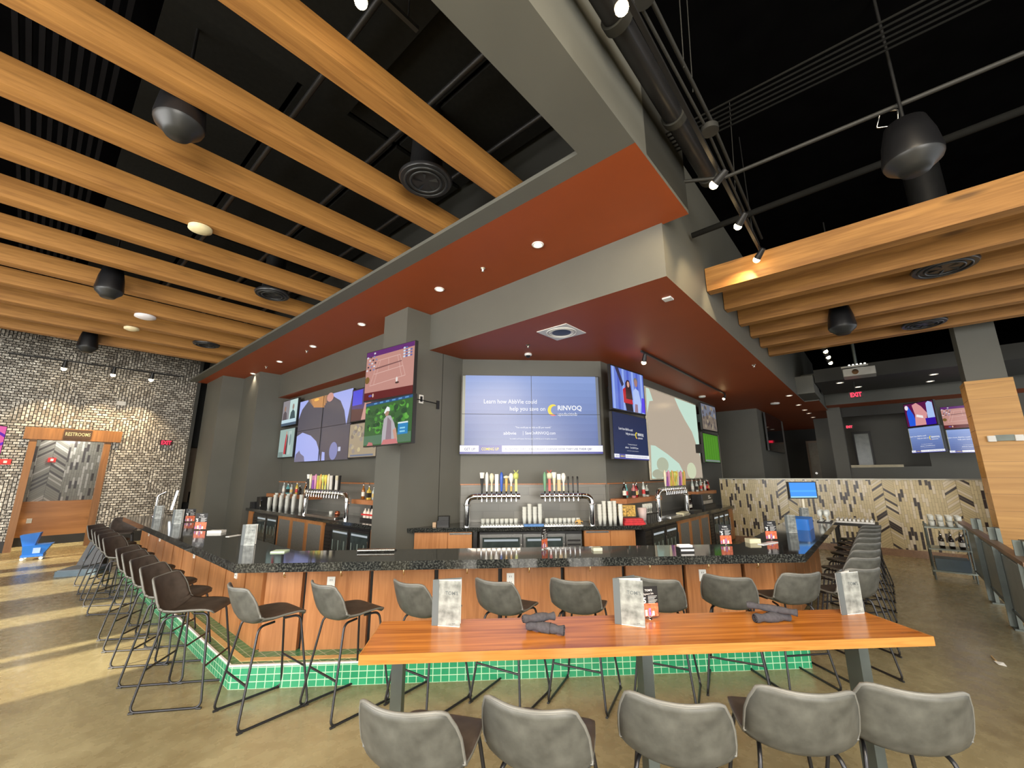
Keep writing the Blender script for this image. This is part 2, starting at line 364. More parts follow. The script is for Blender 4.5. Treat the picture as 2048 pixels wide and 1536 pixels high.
def tag(o, label, cat, group=None):
    o['label'] = label; o['category'] = cat
    if group: o['group'] = group
    return o
KIDS = {}
def dup(root, loc, rz=None, label=None, group=None):
    def cp(o, par):
        c = o.copy(); C.objects.link(c)
        if par: c.parent = par
        for ch in list(o.children): cp(ch, c)
        return c
    r = cp(root, None); r.location = loc
    if rz is not None: r.rotation_euler = (0, 0, rz)
    if label: r['label'] = label
    if group: r['group'] = group
    return r
def P(c, n): return ((c+n)*S2, (n-c)*S2)
def struct(mb, name, **k):
    o = mb.build(name, **k); o['kind'] = 'structure'; return o
ORD = ['first', 'second', 'third', 'fourth', 'fifth', 'sixth', 'seventh', 'eighth', 'ninth', 'tenth', 'eleventh', 'twelfth', 'thirteenth', 'fourteenth']
A45 = radians(-45); A90 = radians(-90)

# ================================================================== SETTING
struct(MB().box(-6.2, 30, -6.2, 21, -.1, 0, FLOORM), 'floor')
struct(MB().box(-6.2, 30, -6.2, 21, 6.6, 6.7, BLACKC), 'ceiling')
m = MB()                                               # dark acoustic clouds above the beams
for i, (x0, x1) in enumerate([(.14, 1.24), (1.3, 2.4), (2.46, 3.5)]):
    for j in range(7): m.box(x0, x1, 2.05+j*2.05, 2.05+j*2.05+1.98, 6.0, 6.05, PANEL)
m.box(-1.5, 1.75, 1.9, 4.0, 5.9, 5.93, PANEL)
struct(m, 'ceiling_panel')
m = MB()
for i in range(9): m.box(-.75+i*.085, -.71+i*.085, 2.5, 15, 5.98, 6.03, RIBM)
struct(m, 'ceiling_deck_ribs')
m = MB()                                               # header beam running over the room
m.box(-6, 3.09, 1.33, 1.82, 5.0, 6.6, GRAY)
m.prism([(3.09, 1.33), (3.33, 1.33), (3.33, 17.1), (3.09, 17.1)], 5.0, 5.05, GRAY)
m.prism([(3.33, 1.33), (4.82, 1.33), (4.82, 17.1), (3.33, 17.1)], 5.0, 5.05, GRAY, RED)
m.box(3.6, 4.82, 1.33, 17.1, 5.05, 6.6, DGRAY)
m.box(3.09, 3.6, 1.33, 1.5, 5.05, 6.6, GRAY)
struct(m, 'ceiling_upper_soffit')
m = MB()
m.prism([(4.82, 1.65), (22, 1.65), (22, 6.5), (9, 6.5), (9, 13.86), (4.78, 13.86), (4.78, 1.65)], 4.27, 6.6, GRAY, RED)
m.box(15.4, 17, 1.2, 1.65, 4.30, 4.85, GRAY)
m.prism([(17, 1.25), (27.9, 1.25), (27.9, 1.65), (17, 1.65)], 4.27, 5.2, GRAY, RED)
m.prism([(22, 1.65), (27.9, 1.65), (27.9, 6.5), (22, 6.5)], 4.27, 5.2, GRAY, RED)
struct(m, 'ceiling_lower_soffit')
m = MB()
m.box(15.7, 18.4, -6, 1.18, 4.65, 5.05, DGRAY)
m.prism([(19.2, -6), (22.9, -6), (22.9, 1.24), (19.2, 1.24)], 4.36, 4.9, GRAY, RED)
struct(m, 'ceiling_rear_soffit')
# core behind the bar
m = MB(); m.prism([(5.12, 13.86), (5.12, 6.3), (5.65, 6.3), (7.73, 4.22), (16.0, 4.22), (16.0, 6.4), (8.9, 6.4), (8.9, 13.86)], 0, 4.27, GRAY)
struct(m, 'wall_back')
m = MB()
m.prism([(5.08, 13.8), (5.12, 13.8), (5.12, 7.1), (5.08, 7.1)], 1.0, 1.70, SPL['Y'])
a, b2 = P(-.46, 8.45), P(2.46, 8.45); a1, b1 = P(-.44, 8.42), P(2.44, 8.42)
m.prism([a, a1, b1, b2], 1.0, 1.70, SPL['c'])
m.prism([(7.74, 4.19), (13.6, 4.19), (13.6, 4.22), (7.74, 4.22)], 1.0, 1.70, SPL['X'])
struct(m, 'trim_1')
m = MB()
m.box(5.06, 5.12, 7.1, 13.8, 1.70, 1.73, SHW); a1, b1 = P(-.45, 8.40), P(2.45, 8.40); m.prism([a, a1, b1, b2], 1.70, 1.722, SHW); m.box(7.73, 13.6, 4.17, 4.22, 1.70, 1.722, SHW)
struct(m, 'trim_2')
struct(MB().box(4.24, 5.13, 6.3, 7.08, 0, 5.0, GRAY), 'wall_column')
struct(MB().box(4.2, 5.2, 13.86, 15.3, 0, 5.0, GRAY), 'wall_column_rear')
struct(MB().box(3.6, 5.2, 15.3, 17.05, 0, 5.0, GRAY), 'wall_column_end')
# glazed brick wall with restroom opening
m = MB(); m.box(-6, .03, 17.15, 17.35, 0, 6.6, BRICK); m.box(1.37, 3.34, 17.15, 17.35, 0, 6.6, BRICK); m.box(.03, 1.37, 17.15, 17.35, 2.9, 6.6, BRICK)
struct(m, 'wall_restroom')
m = MB(); m.box(-1.5, 3.0, 18.3, 18.4, 1.2, 3.4, CHEVW); m.box(-1.5, 3.0, 18.26, 18.4, .24, 1.2, WAINW); m.box(-1.5, 3.0, 18.24, 18.4, 0, .24, BLK)
m.box(-1.5, 3, 17.35, 18.4, 3.3, 3.4, DGRAY)
struct(m, 'wall_restroom_lobby')
m = MB(); m.box(-.1, .04, 17.08, 17.36, 0, 2.9, DOORW); m.box(1.36, 1.5, 17.08, 17.36, 0, 2.9, DOORW); m.box(-.22, 1.7, 17.05, 17.36, 2.88, 3.2, DOORW)
struct(m, 'door_1')
m = MB(); m.box(-6, -.1, 17.1, 17.15, 0, .28, BLK); m.box(1.5, 3.34, 17.1, 17.15, 0, .28, BLK); struct(m, 'baseboard_restroom')
m = MB(); m.box(3.0, 6.5, 20, 20.1, 0, 2.95, BEIGE); m.box(3.0, 6.5, 19.5, 20.1, 2.95, 6.6, DGRAY); m.box(3.34, 3.44, 17.15, 20, 0, 6.6, DGRAY); struct(m, 'wall_corridor')
# storefront walls; the unseen left wall's gaps are shaped to cast sun bands
m = MB(); m.box(-6.2, -6, -6, 5.95, 0, 6.6, DGRAY); m.box(-6.2, -6, 5.95, 17.2, 2.72, 6.6, DGRAY); m.box(-6.2, -6, 5.95, 17.2, 0, .3, DGRAY)
for y0, y1 in ((6.95, 7.2), (7.35, 8.75), (9.3, 10.6), (12.0, 13.1), (13.6, 14.1), (15.6, 17.2)): m.box(-6.2, -6, y0, y1, .3, 2.72, DGRAY)
struct(m, 'wall_left')
m = MB(); m.box(-6, 28, -6.2, -6, 4.6, 6.6, DGRAY); m.box(-6, 28, -6.2, -6, 0, .4, DGRAY)
for x in range(-6, 28, 3): m.box(x, x+.15, -6.2, -6, .4, 4.6, BLK)
struct(m, 'wall_rear')
# walls beyond the bar
m = MB(); m.box(17.5, 23, 3.2, 4.6, 0, 4.27, GRAY); m.box(16, 17.5, 5.4, 6.4, 0, 4.27, DGRAY); m.box(27.9, 28, -6, 6.5, 0, 6.6, DGRAY); m.box(16, 27.9, 6.4, 6.5, 0, 4.27, DGRAY)
struct(m, 'wall_far')
m = MB(); m.box(20, 20.5, .88, 1.3, 0, 4.36, GRAY); m.box(20.3, 20.45, -6, .9, 0, 2.12, GRAY); m.box(20.3, 20.45, -6, -1.3, 2.12, 4.36, GRAY); m.box(20.3, 20.45, -1.3, .9, 4.0, 4.36, DGRAY)
m.box(22.8, 22.9, -3, 2, 0, 4.36, GRAY); struct(m, 'wall_right')
m = MB(); m.box(20.26, 20.3, -.6, .85, 2.1, 2.19, mat('pale_sill_paint', (.62, .55, .38), .5)); m.box(22.7, 22.78, .15, .75, 2.1, 3.6, BLK); m.box(22.68, 22.7, .22, .68, 2.2, 3.5, mat('dim_glass_panel', (.12, .15, .13), .2)); struct(m, 'window_1')
m = MB(); m.box(27.5, 27.85, 1.6, 2.9, 0, 3.6, BEIGE); m.box(27.45, 27.5, 1.72, 2.8, 0, 3.5, mat('back_door_paint', (.3, .27, .21), .5)); o = struct(m, 'door_2')
MB().tube([(27.44, 2.62, 1.9), (27.38, 2.62, 1.9)], .06, STEEL).build('door_handle', o)
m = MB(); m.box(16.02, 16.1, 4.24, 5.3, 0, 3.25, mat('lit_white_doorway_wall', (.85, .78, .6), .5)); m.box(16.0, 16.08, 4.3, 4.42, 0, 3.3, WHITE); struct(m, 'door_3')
# tiled half wall and clad column
m = MB(); m.box(13.72, 13.92, -2.6, 3.72, .16, 1.74, CHEV); m.box(13.70, 13.94, -2.6, 3.72, 0, .16, HANDW); m.box(13.70, 13.95, -2.6, 3.72, 1.735, 1.765, mat('tile_cap_trim', (.25, .24, .2), .3, .5)); struct(m, 'wall_partition')
m = MB(); m.box(12.05, 12.6, -2.07, -1.52, 3.6, 6.6, GRAY); m.box(12.0, 12.64, -2.12, -1.48, 0, 3.67, CLADW)
for k in range(12): m.box(11.997, 12.643, -2.123, -1.477, .3+k*.3, .304+k*.3, DOORW)
struct(m, 'wall_clad_column')

# ================================================================== CEILING THINGS
beam0 = None
BY = [2.84, 3.97, 5.08, 6.17, 7.28, 8.42, 9.56, 10.65, 11.77, 12.87, 13.92]
for i, y in enumerate(BY):
    L = 'oak ceiling beam over the left seating, '+('nearest the grey header' if i == 0 else 'farthest, next to the silvery brick wall' if i == 10 else ORD[i]+' from the grey header')
    if beam0 is None:
        beam0 = MB().box(-4.75, 4.75, -.1, .1, 0, .27, BEAM).build('ceiling_beam', loc=(-1.2, y, 5.055)); tag(beam0, L, 'beam', 'oak beams over the left seating')
    else:
        o = beam0.copy(); C.objects.link(o); o.location = (-1.2, y, 5.055); o['label'] = L
        o.data = beam0.data.copy()                      # own mesh, shifted grain
        for v in o.data.vertices: v.co.x += .37*i % 1.3
        o.location.x -= .37*i % 1.3
bx = [6.56, 7.53, 8.5, 9.44, 10.36, 11.28]
for i, x in enumerate(bx):
    L = 'oak ceiling beam right of the red soffit, '+('nearest and most fully seen of the six' if i == 0 else 'farthest of the six, by the projector' if i == 5 else ORD[i]+' of the six from the front')
    o = MB().box(-3.6, 3.6, -.09, .09, 0, .38, BEAM).build('ceiling_beam', loc=(x, 1.64-3.6, 4.65), rz=pi/2); tag(o, L, 'beam', 'oak beams right of the red soffit')

def speaker(loc, s, label):
    t = thing('pendant_speaker', label, 'speaker', loc, 0, 'black pendant speakers')
    MB().lathe([(.0, .02), (.13*s, .02), (.16*s, .05), (.25*s, .11), (.265*s, .14)], SPKC, n=28).build('speaker_cone', t)
    MB().lathe([(.265*s, .14), (.27*s, .17), (.24*s, .36), (.19*s, .52), (.0, .56)], SPK, n=28).build('speaker_body', t)
    MB().tube([(0, 0, .54), (0, 0, 6.6-loc[2])], .014, BLK, 6).build('hanging_rod', t)
speaker((.40, 4.25, 4.80), .70, 'large black pendant speaker between the oak beams, upper left of the photo')
speaker((.41, 9.1, 4.72), .68, 'middle black pendant speaker below the left oak beams, in line behind the largest')
speaker((.46, 13.6, 4.70), .68, 'smallest black pendant speaker below the left oak beams, nearest the brick wall')
speaker((4.88, -.62, 4.55), .80, 'large black pendant speaker hanging in the dark ceiling at right, before the first oak beam')
speaker((9.3, .17, 4.33), .78, 'black pendant speaker hanging below the right oak beams')
def diffuser(loc, s, label):
    t = thing('round_air_diffuser', label, 'air vent', loc, 0, 'round black air diffusers')
    MB().lathe([(.33*s, 0), (.35*s, .03), (.30*s, .07), (.22*s, .12), (.2*s, .5)], BLKP, n=32).build('diffuser_shell', t)
    for r in (.27, .2): MB().tube([(r*s*cos(a), r*s*sin(a), -.005) for a in [2*pi*k/32 for k in range(32)]], .014, SPKC, 6, closed=True).build('diffuser_ring', t)
    m = MB()
    for k in range(5):
        a = 2*pi*k/5; m.add([(.03*cos(a), .03*sin(a), .0), (.17*s*cos(a-.3), .17*s*sin(a-.3), .02), (.17*s*cos(a+.3), .17*s*sin(a+.3), -.02)], [(0, 1, 2)], SPKC)
    m.build('diffuser_vanes', t)
    MB().tube([(0, 0, .5), (0, 0, 6.6-loc[2])], .2*s, BLK, 16).build('duct', t)
diffuser((2.42, 3.38, 5.10), .84, 'large round black diffuser between the first two oak beams at left')
diffuser((2.37, 7.72, 5.03), .8, 'round black diffuser peeking below the middle left oak beams')
diffuser((2.4, 12.05, 5.03), .8, 'farthest round black diffuser below the left oak beams')
diffuser((7.9, -1.05, 4.66), 1.0, 'round black diffuser between the nearer oak beams at right')
diffuser((10.8, -1.0, 4.66), .95, 'round black diffuser between the farther oak beams at right')
for loc, r, mt, L in (((.98, 6.22, 5.03), .13, mat('cream_plastic', (.75, .66, .4), .5), 'cream round detector on the underside of the fourth left oak beam'),
                      ((1.07, 10.73, 5.03), .17, mat('cool_white_plastic', (.85, .82, .85), .4), 'bright white round access point under a far left oak beam'),
                      ((1.0, 11.85, 5.03), .13, mat('cream_plastic_b', (.8, .7, .45), .5), 'small cream round detector just beyond the white access point')):
    tag(MB().lathe([(0, -.045), (r*.6, -.04), (r, -.015), (r, .02)], mt, n=24).build('ceiling_detector', loc=loc), L, 'detector')

def track_head(parent_loc, loc, aim, label, energy, color=(1, .74, .42), hs=1.0, rodtop=None, group='track light heads'):
    t = thing('track_light_head', label, 'spotlight', loc, 0, group)
    d = (Vector(aim)-Vector(loc)).normalized(); p = Vector((0, 0, 0))
    MB().tube([p-d*.10*hs, p-d*.02*hs, p+d*.05*hs], [.03*hs, .04*hs, .045*hs], BLK, 14).build('lamp_housing', t)
    MB().lathe([(.045*hs*sin(k*pi/8), -.045*hs*cos(k*pi/8)) for k in range(9)], LAMPE, tuple(p+d*.066*hs), 12).build('bulb', t)
    MB().tube([p-d*.04*hs, p-d*.04*hs*Vector((1, 1, 0)).length*0+Vector((0, 0, .14))], .008, BLK, 6).build('stem', t)
    if energy:
        l = light('spot_lamp', 'SPOT', tuple(Vector(loc)+d*.13*hs), energy, color, .03, target=aim, spot=85, blend=.7)
def rail(x0, y0, x1, y1, z, label, name='track_rail'):
    t = MB(); d = Vector((x1-x0, y1-y0, 0)).normalized(); n = Vector((-d.y, d.x, 0))*.018
    t.prism([(x0-n.x, y0-n.y), (x1-n.x, y1-n.y), (x1+n.x, y1+n.y), (x0+n.x, y0+n.y)], z, z+.035, BLK); 
    for f in (.1, .9): x, y = x0+(x1-x0)*f, y0+(y1-y0)*f; t.tube([(x, y, z+.03), (x, y, 6.62 if z > 4.25 else 4.28)], .006, BLK, 6)
    return tag(t.build(name), label, 'lighting track')
rail(1.8, .83, 6.4, .86, 5.0, 'black lighting track running beside the header in the dark ceiling at right')
for i, (x, y, z, aim) in enumerate(((2.03, .84, 4.88, (2.4, .2, 0)), (4.23, .84, 4.88, (4.7, 2.4, 4.0)), (5.19, .85, 4.88, (5.9, 1.9, 4.0)), (6.25, .86, 4.88, (6.8, 1.7, 4.1)))):
    track_head(None, (x, y, z), aim, ['glowing track head nearest the camera, beside the fat black pipe at top', 'first small track head right of the red soffit corner', 'middle small track head on the right ceiling track', 'last track head on the right ceiling track, above the first oak beam'][i], [60, 55, 40, 40][i])
track_head(None, (1.03, 2.3, 5.25), (1.3, 3.2, 0), 'bright track head between the header and the first left oak beam', 80)
rail(.6, 2.3, 1.5, 2.3, 5.37, 'short black track carrying the bright head over the first left oak beam')
for i, x in enumerate((.21, 1.18, 2.02)):
    track_head(None, (x, 16.2, 4.82), (x-.1, 17.2, .6), 'warm spotlight washing the silvery brick wall, '+['leftmost', 'middle', 'rightmost'][i]+' of three', 300, hs=1.3)
light('lobby_fill', 'POINT', (.7, 17.75, 3.1), 45, (1, .95, .85), .15)  # added fill to brighten the restroom lobby, no fixture there
rail(-.8, 16.2, 2.8, 16.2, 4.94, 'black track carrying three spotlights before the silvery brick wall')
for i, (x, y) in enumerate(((11.75, .62), (12.4, .62), (13.1, .63))):
    track_head(None, (x, y, 4.72), (x+.5, -1.2, 1.0), 'bright spotlight in the dark ceiling left of the projector, '+['front', 'middle', 'rear'][i]+' of three', 40)
rail(11.5, .62, 13.4, .62, 4.84, 'black track left of the ceiling projector')
# pipes
def pipe(name, pts, r, label, mt=BLK, cat='pipe', n=12): return tag(MB().tube(pts, r, mt, n).build(name), label, cat)
o = pipe('sprinkler_main_pipe', [(-3, 1.13, 5.62), (5.2, 1.13, 5.62)], .1, 'fat black pipe with couplings along the grey header at top', BLKP, n=20)
for x in (2.6, 3.9, 5.1): MB().tube([(x, 1.13, 5.62), (x+.09, 1.13, 5.62)], .125, DGRAY, 20).build('pipe_coupling', o)
pipe('conduit', [(1.5, .82, 5.45), (4.1, .82, 5.5), (7.0, .9, 5.5)], .018, 'thin grey conduit above the right lighting track', CONDM)
pipe('conduit', [(1.5, .9, 5.42), (4.1, .87, 5.42), (7.0, .95, 5.42)], .014, 'second thin conduit hugging the right lighting track', CONDM)
pipe('conduit', [(4.72, 1.6, 5.5), (4.92, .9, 5.35), (5.05, -5.8, 5.35)], .022, 'grey conduit crossing from the first track head to the upper right edge', CONDM)
pipe('branch_pipe', [(5.85, 1.6, 5.3), (5.6, -5.8, 5.3)], .04, 'thicker dark pipe crossing below the conduit, toward the large right speaker', CABM)
pipe('junction_box', [(4.1, .84, 5.42), (4.1, .84, 5.36)], .085, 'round grey junction box on the right ceiling conduits', CONDM, 'junction box', 20)
pipe('junction_box', [(2.45, .84, 5.42), (2.45, .84, 5.36)], .1, 'round grey junction box beside the nearest glowing track head', CONDM, 'junction box', 20)
for k in range(6): pipe('ceiling_cable', [(4.25+k*.07, 1.6, 5.75), (4.4+k*.07, -5.8, 5.75)], .011, 'black cable in the flat bundle crossing the dark ceiling at right', CABM, 'cable')['group'] = 'bundled ceiling cables'
for k, (x, y) in enumerate(((3.3, .82), (3.6, .84), (5.4, .9))): pipe('hanger_wire', [(x, y, 5.45), (x-.2, y-.1, 6.6)], .005, 'thin hanger wire holding the right ceiling conduit, '+ORD[k]+' from the camera', CONDM, 'wire', 5)
pipe('hanger_bracket', path([(5.03, -.62, 5.36), (5.03, -.5, 5.42), (5.06, -.45, 5.28), (5.06, -.6, 5.22), (5.03, -.62, 5.36)], .02), .008, 'bright metal hanger bracket on the conduit before the large right speaker', STEEL, 'bracket', 6)
pipe('ceiling_pipe', [(-5.9, 4.5, 5.6), (3.5, 4.5, 5.6)], .045, 'long dark pipe above the first gap between left oak beams', DGRAY)
pipe('ceiling_pipe', [(-5.9, 5.7, 5.6), (3.5, 5.7, 5.6)], .03, 'long dark pipe above the second gap between left oak beams', DGRAY)
for k in range(3): pipe('strut_channel', [(1.3+k*.9, 1.9, 5.75), (1.3+k*.9, 14.5, 5.75)], .03, 'dark strut crossing above the left oak beams, '+ORD[k]+' from the left', BLK, 'strut')
# recessed lamps in the red soffits
def downlight(x, y, z, label, r=.07, e=8):
    t = thing('recessed_light', label, 'ceiling light', (x, y, z), 0, 'recessed ceiling lights')
    MB().tube([(r*cos(a), r*sin(a), -.004) for a in [2*pi*k/24 for k in range(24)]], .014, WHITE, 6, closed=True).build('trim_ring', t)
    MB().lathe([(0, -.002), (r*.75, -.003)], LAMPD, n=20).build('lamp_lens', t)
    if e: light('down_lamp', 'SPOT', (x, y, z-.03), e, (1, .82, .6), .05, target=(x, y, 0), spot=100, blend=.8)
for i, y in enumerate((3.13, 5.25, 7.8, 10.1, 12.2, 14.3)):
    downlight(4.14, y, 5.0, 'recessed light in the upper red soffit, '+('nearest the camera' if i == 0 else ORD[i]+' from the camera'), e=40)
for i, (x, y) in enumerate(((15.25, 1.85), (17.6, 1.9), (19.2, 1.9), (20.4, 1.9), (22.0, 1.92), (23.5, 1.92), (25, 1.95), (26.5, 1.95))):
    downlight(x, y, 4.27, 'small recessed light in the far end of the lower red soffit, '+ORD[i]+' from the front', .08, 12 if i > 1 else 0)
for i, (x, y) in enumerate(((16.2, .6), (17.4, .2), (16.6, -1.5), (17.8, -1.5))):
    downlight(x, y, 4.65, 'recessed light in the dark soffit behind the projector, '+['left front', 'left rear', 'right front', 'right rear'][i], .09, 0)
for i, (x, y, z, L) in enumerate(((4.12, 4.18, 5, 'between the first two recessed lights'), (4.2, 10.6, 5, 'past the fourth recessed light'), (4.1, 13.08, 5, 'past the fifth recessed light'), (5.8, 4.66, 4.27, 'above the dome camera'), (10.3, 1.82, 4.27, 'near the right edge of the lower red soffit'))):
    tag(MB().lathe([(0, -.06), (.02, -.055), (.012, -.03), (.035, -.01), (.04, 0)], CHROME, n=14).build('fire_sprinkler', loc=(x, y, z)), 'chrome sprinkler head in the red soffit '+L, 'sprinkler')
t = thing('dome_camera', 'small white dome camera under the red soffit above the centre video wall', 'security camera', (6.25, 5.02, 4.27))
MB().lathe([(.07, 0), (.075, -.03), (.06, -.045)][::-1], WHITE, n=20).build('camera_base', t); MB().lathe([(0, -.085), (.03, -.08), (.05, -.045)], BLKP, n=20).build('camera_dome', t)
tag(MB().lathe([(0, -.05), (.09, -.045), (.1, -.02), (.1, 0)], WHITE, n=20).build('smoke_detector', loc=(13.5, 3.9, 4.27)), 'white smoke detector under the red soffit above the projection screen', 'detector')
tag(MB().lathe([(0, -.05), (.12, -.045), (.14, -.02), (.14, 0)], WHITE, n=20).build('smoke_detector', loc=(16.6, 2.45, 4.27)), 'white round detector under the far red soffit beside the string of small lights', 'detector')
tag(MB().box(-.06, .06, -.06, .06, -.02, 0, WHITE).build('ceiling_cover_plate', loc=(5.45, 1.89, 4.27)), 'small square white plate near the corner of the lower red soffit', 'cover plate')
t = thing('square_air_vent', 'white square air diffuser in the lower red soffit', 'air vent', (5.62, 3.78, 4.27))
MB().box(-.3, .3, -.3, .3, -.012, 0, WHITE).build('vent_plate', t)
m = MB(); m.lathe([(.0, -.02), (.06, -.022), (.14, -.014), (.16, -.013)], BLKP, n=28); m.build('vent_core', t)
for r in (.2, .25): MB().tube([(r*cos(a), r*sin(a), -.016) for a in [2*pi*k/32 for k in range(32)]], .008, WHITE, 6, closed=True).build('vent_ring', t)
rail(7.5, 3.2, 13.4, 3.22, 4.22, 'thin black track on the lower red soffit aimed at the projection screen')
track_head(None, (7.62, 3.2, 4.1), (8.2, 4.1, 1.5), 'white-hot track head on the lower red soffit beside the upper right television', 25, (1, .85, .7))
track_head(None, (13.3, 3.22, 4.12), (12.8, 4.1, 2), 'small track head at the far end of the red soffit track', 12, (1, .85, .7), .8)

# ================================================================== THE BAR
T45 = Matrix.Rotation(A45, 4, 'Z')
bar = thing('bar_counter', 'long granite-topped bar wrapping the corner, with stained wood panels and green tiled step', 'bar', (0, 0, 0))
MB().prism([(1.457, 12.0), (1.457, 4.808), (5.525, .74), (9.7, .74), (9.7, 1.42), (5.793, 1.42), (2.14, 5.073), (2.14, 12.0)], .987, 1.07, GRANITE).build('granite_top', bar, bevel=.008)
MB().prism([(1.85, 11.9), (1.85, 4.97), (5.69, 1.13), (9.6, 1.13), (9.6, 1.25), (5.74, 1.25), (1.97, 5.02), (1.97, 11.9)], 0, .987, BLK).build('bar_core', bar)
m = MB(); m.prism([(1.52, 11.9), (1.52, 4.76), (5.47, .81), (5.72, 1.06), (1.78, 5.0), (1.78, 11.9)], 0, .19, GREEN_T)
m.build('tiled_step', bar)
m = MB(); m.prism([(1.52, 11.9), (1.52, 4.757), (1.508, 4.757), (1.508, 11.9)], 0, .19, GREEN_X)
a, b2 = (1.508, 4.757), (5.46, .805); m.prism([a, b2, (b2[0]+.01, b2[1]+.01), (a[0]+.01, a[1]+.01)], 0, .19, GREEN_C); m.build('green_tile_face', bar)
m = MB(); m.prism([(1.502, 11.9), (1.502, 4.752), (5.452, .802), (5.47, .82), (1.52, 4.77), (1.52, 11.9)], .186, .2, WHITE); m.build('step_edge_trim', bar)
m = MB(); m.prism([(1.60, 11.9), (1.60, 4.80), (5.53, .87), (5.585, .925), (1.655, 4.855), (1.655, 11.9)], .188, .194, NOSE); m.build('step_inlay', bar)
MB().prism([(1.74, 11.9), (1.74, 4.93), (5.66, 1.01), (9.6, 1.01), (9.6, 1.06), (5.69, 1.06), (1.78, 4.97), (1.78, 11.9)], .925, .987, PANW).build('apron_rail', bar)
gl = [11.9, 11.0, 10.3, 9.64, 8.95, 8.29, 7.57, 6.85, 6.17, 5.49, 4.965]
for i in range(len(gl)-1):
    MB().box(1.78, 1.85, gl[i+1]+.022, gl[i]-.022, .19, .93, PANW).build('front_panel', bar)
gc = [-2.235]+[-1.834+.674*k for k in range(8)]+[3.25]
for i in range(len(gc)-1):
    m = MB(); m.T = T45; m.box(gc[i]+.022, gc[i+1]-.022, 4.75, 4.82, .19, .93, PANW); m.build('front_panel', bar)
for i in range(6): MB().box(5.72+i*.65, 6.33+i*.65, 1.06, 1.13, .1, .93, PANW).build('front_panel', bar)
hk = MB().tube(path([(0, 0, .04), (0, -.05, .035), (0, -.06, -.02), (0, -.02, -.045), (0, -.025, -.02)], .02), .0065, BRASS, 8); hk.lathe([(0, 0), (.016, 0), (.016, .012), (0, .014)], BRASS, (0, -.005, .03), 10)
for c in (-2.0, -1.44, -.81, -.16, .49, 1.14, 1.79, 2.44, 3.0):
    x, y = P(c, 4.70); hk.build('bag_hook', bar, loc=(x, y, .93), rz=A45)
for y in (5.25, 5.85, 6.5, 7.2, 7.9, 8.6, 9.3, 10, 10.7): hk.build('bag_hook', bar, loc=(1.73, y, .93), rz=A90)
def outlet(loc, rz, par):
    m = MB().box(-.04, .04, -.008, 0, -.06, .06, WHITE)
    for z in (-.028, .028):
        for x in (-.009, .009): m.box(x-.002, x+.002, -.0095, -.008, z-.008, z+.008, BLK)
    m.build('power_outlet', par, loc=loc, rz=rz)
for c in (-1.563, .298, 2.414): x, y = P(c, 4.75); outlet((x, y, .81), A45, bar)
for y in (5.8, 7.65, 10.05, 11.1): outlet((1.78, y, .80), A90, bar)

# ------------------------------------------------------------------ stools
def shell(t0, t1, nt, ns, mo, mi_):
    prof = [(.222, .700, .150, 0), (.212, .728, .185, 0), (.15, .733, .2, .012), (.05, .722, .216, .028), (-.07, .708, .226, .04), (-.165, .706, .232, .055), (-.225, .73, .236, .066), (-.268, .79, .238, .075), (-.298, .86, .234, .08), (-.322, .93, .221, .075), (-.342, 1.0, .198, .062)]
    def at(t):
        u = t*(len(prof)-1); i = min(int(u), len(prof)-2); f = u-i; a, b = prof[i], prof[i+1]
        return [a[k]*(1-f)+b[k]*f for k in range(4)]
    top = []; bot = []; nrm = []
    for i in range(nt+1):
        t = t0+(t1-t0)*i/nt; x, z, w, k = at(t); x2, z2 = at(min(1, t+.02))[:2]; x1, z1 = at(max(0, t-.02))[:2]
        d = Vector((x2-x1, 0, z2-z1)).normalized(); n = Vector((d.z*1.0, 0, -d.x)); n = n if (n.z > 0 or n.x > 0) else -n
        for j in range(ns+1):
            s = -1+2*j/ns; sag = k*abs(s)**2.2
            p = Vector((x, w*s*(1-.04*s*s), z))+n*sag
            if t > .8: p.z -= .024*((t-.8)/.2)*abs(s)**7
            th = .011 if 0 < j < ns else .007
            nn = (n-Vector((0, s*.45*k*10*.4, 0))).normalized()
            top.append(p+nn*th); bot.append(p-nn*th)
    W = ns+1; N = len(top); m = MB(); fi = []; fo = []
    for i in range(nt):
        for j in range(ns):
            a = i*W+j; fi.append((a, a+1, a+W+1, a+W)); fo.append((N+a, N+a+W, N+a+W+1, N+a+1))
    ed = []
    for j in range(ns): ed.append((j, N+j, N+j+1, j+1)); q = nt*W+j; ed.append((q, q+1, N+q+1, N+q))
    for i in range(nt): a = i*W; ed.append((a, a+W, N+a+W, N+a)); b = a+ns; ed.append((b, N+b, N+b+W, b+W))
    vs = top+bot
    m.add(vs, fi, mi_, True); k = m.mi(mo); e = m.mi(PIPING)
    for f in fo: m.f.append(list(f)); m.fm.append(k); m.sm.append(True)
    for f in ed: m.f.append(list(f)); m.fm.append(e); m.sm.append(True)
    edge = [top[i*W] for i in range(nt+1)], [top[i*W+ns] for i in range(nt+1)], [top[nt*W+j] for j in range(ns+1)]
    return m, [(a+b)/2 for a, b in zip([top[i*W] for i in range(nt+1)]+[top[nt*W+j] for j in range(1, ns+1)]+[top[i*W+ns] for i in range(nt-1, -1, -1)], [bot[i*W] for i in range(nt+1)]+[bot[nt*W+j] for j in range(1, ns+1)]+[bot[i*W+ns] for i in range(nt-1, -1, -1)])]
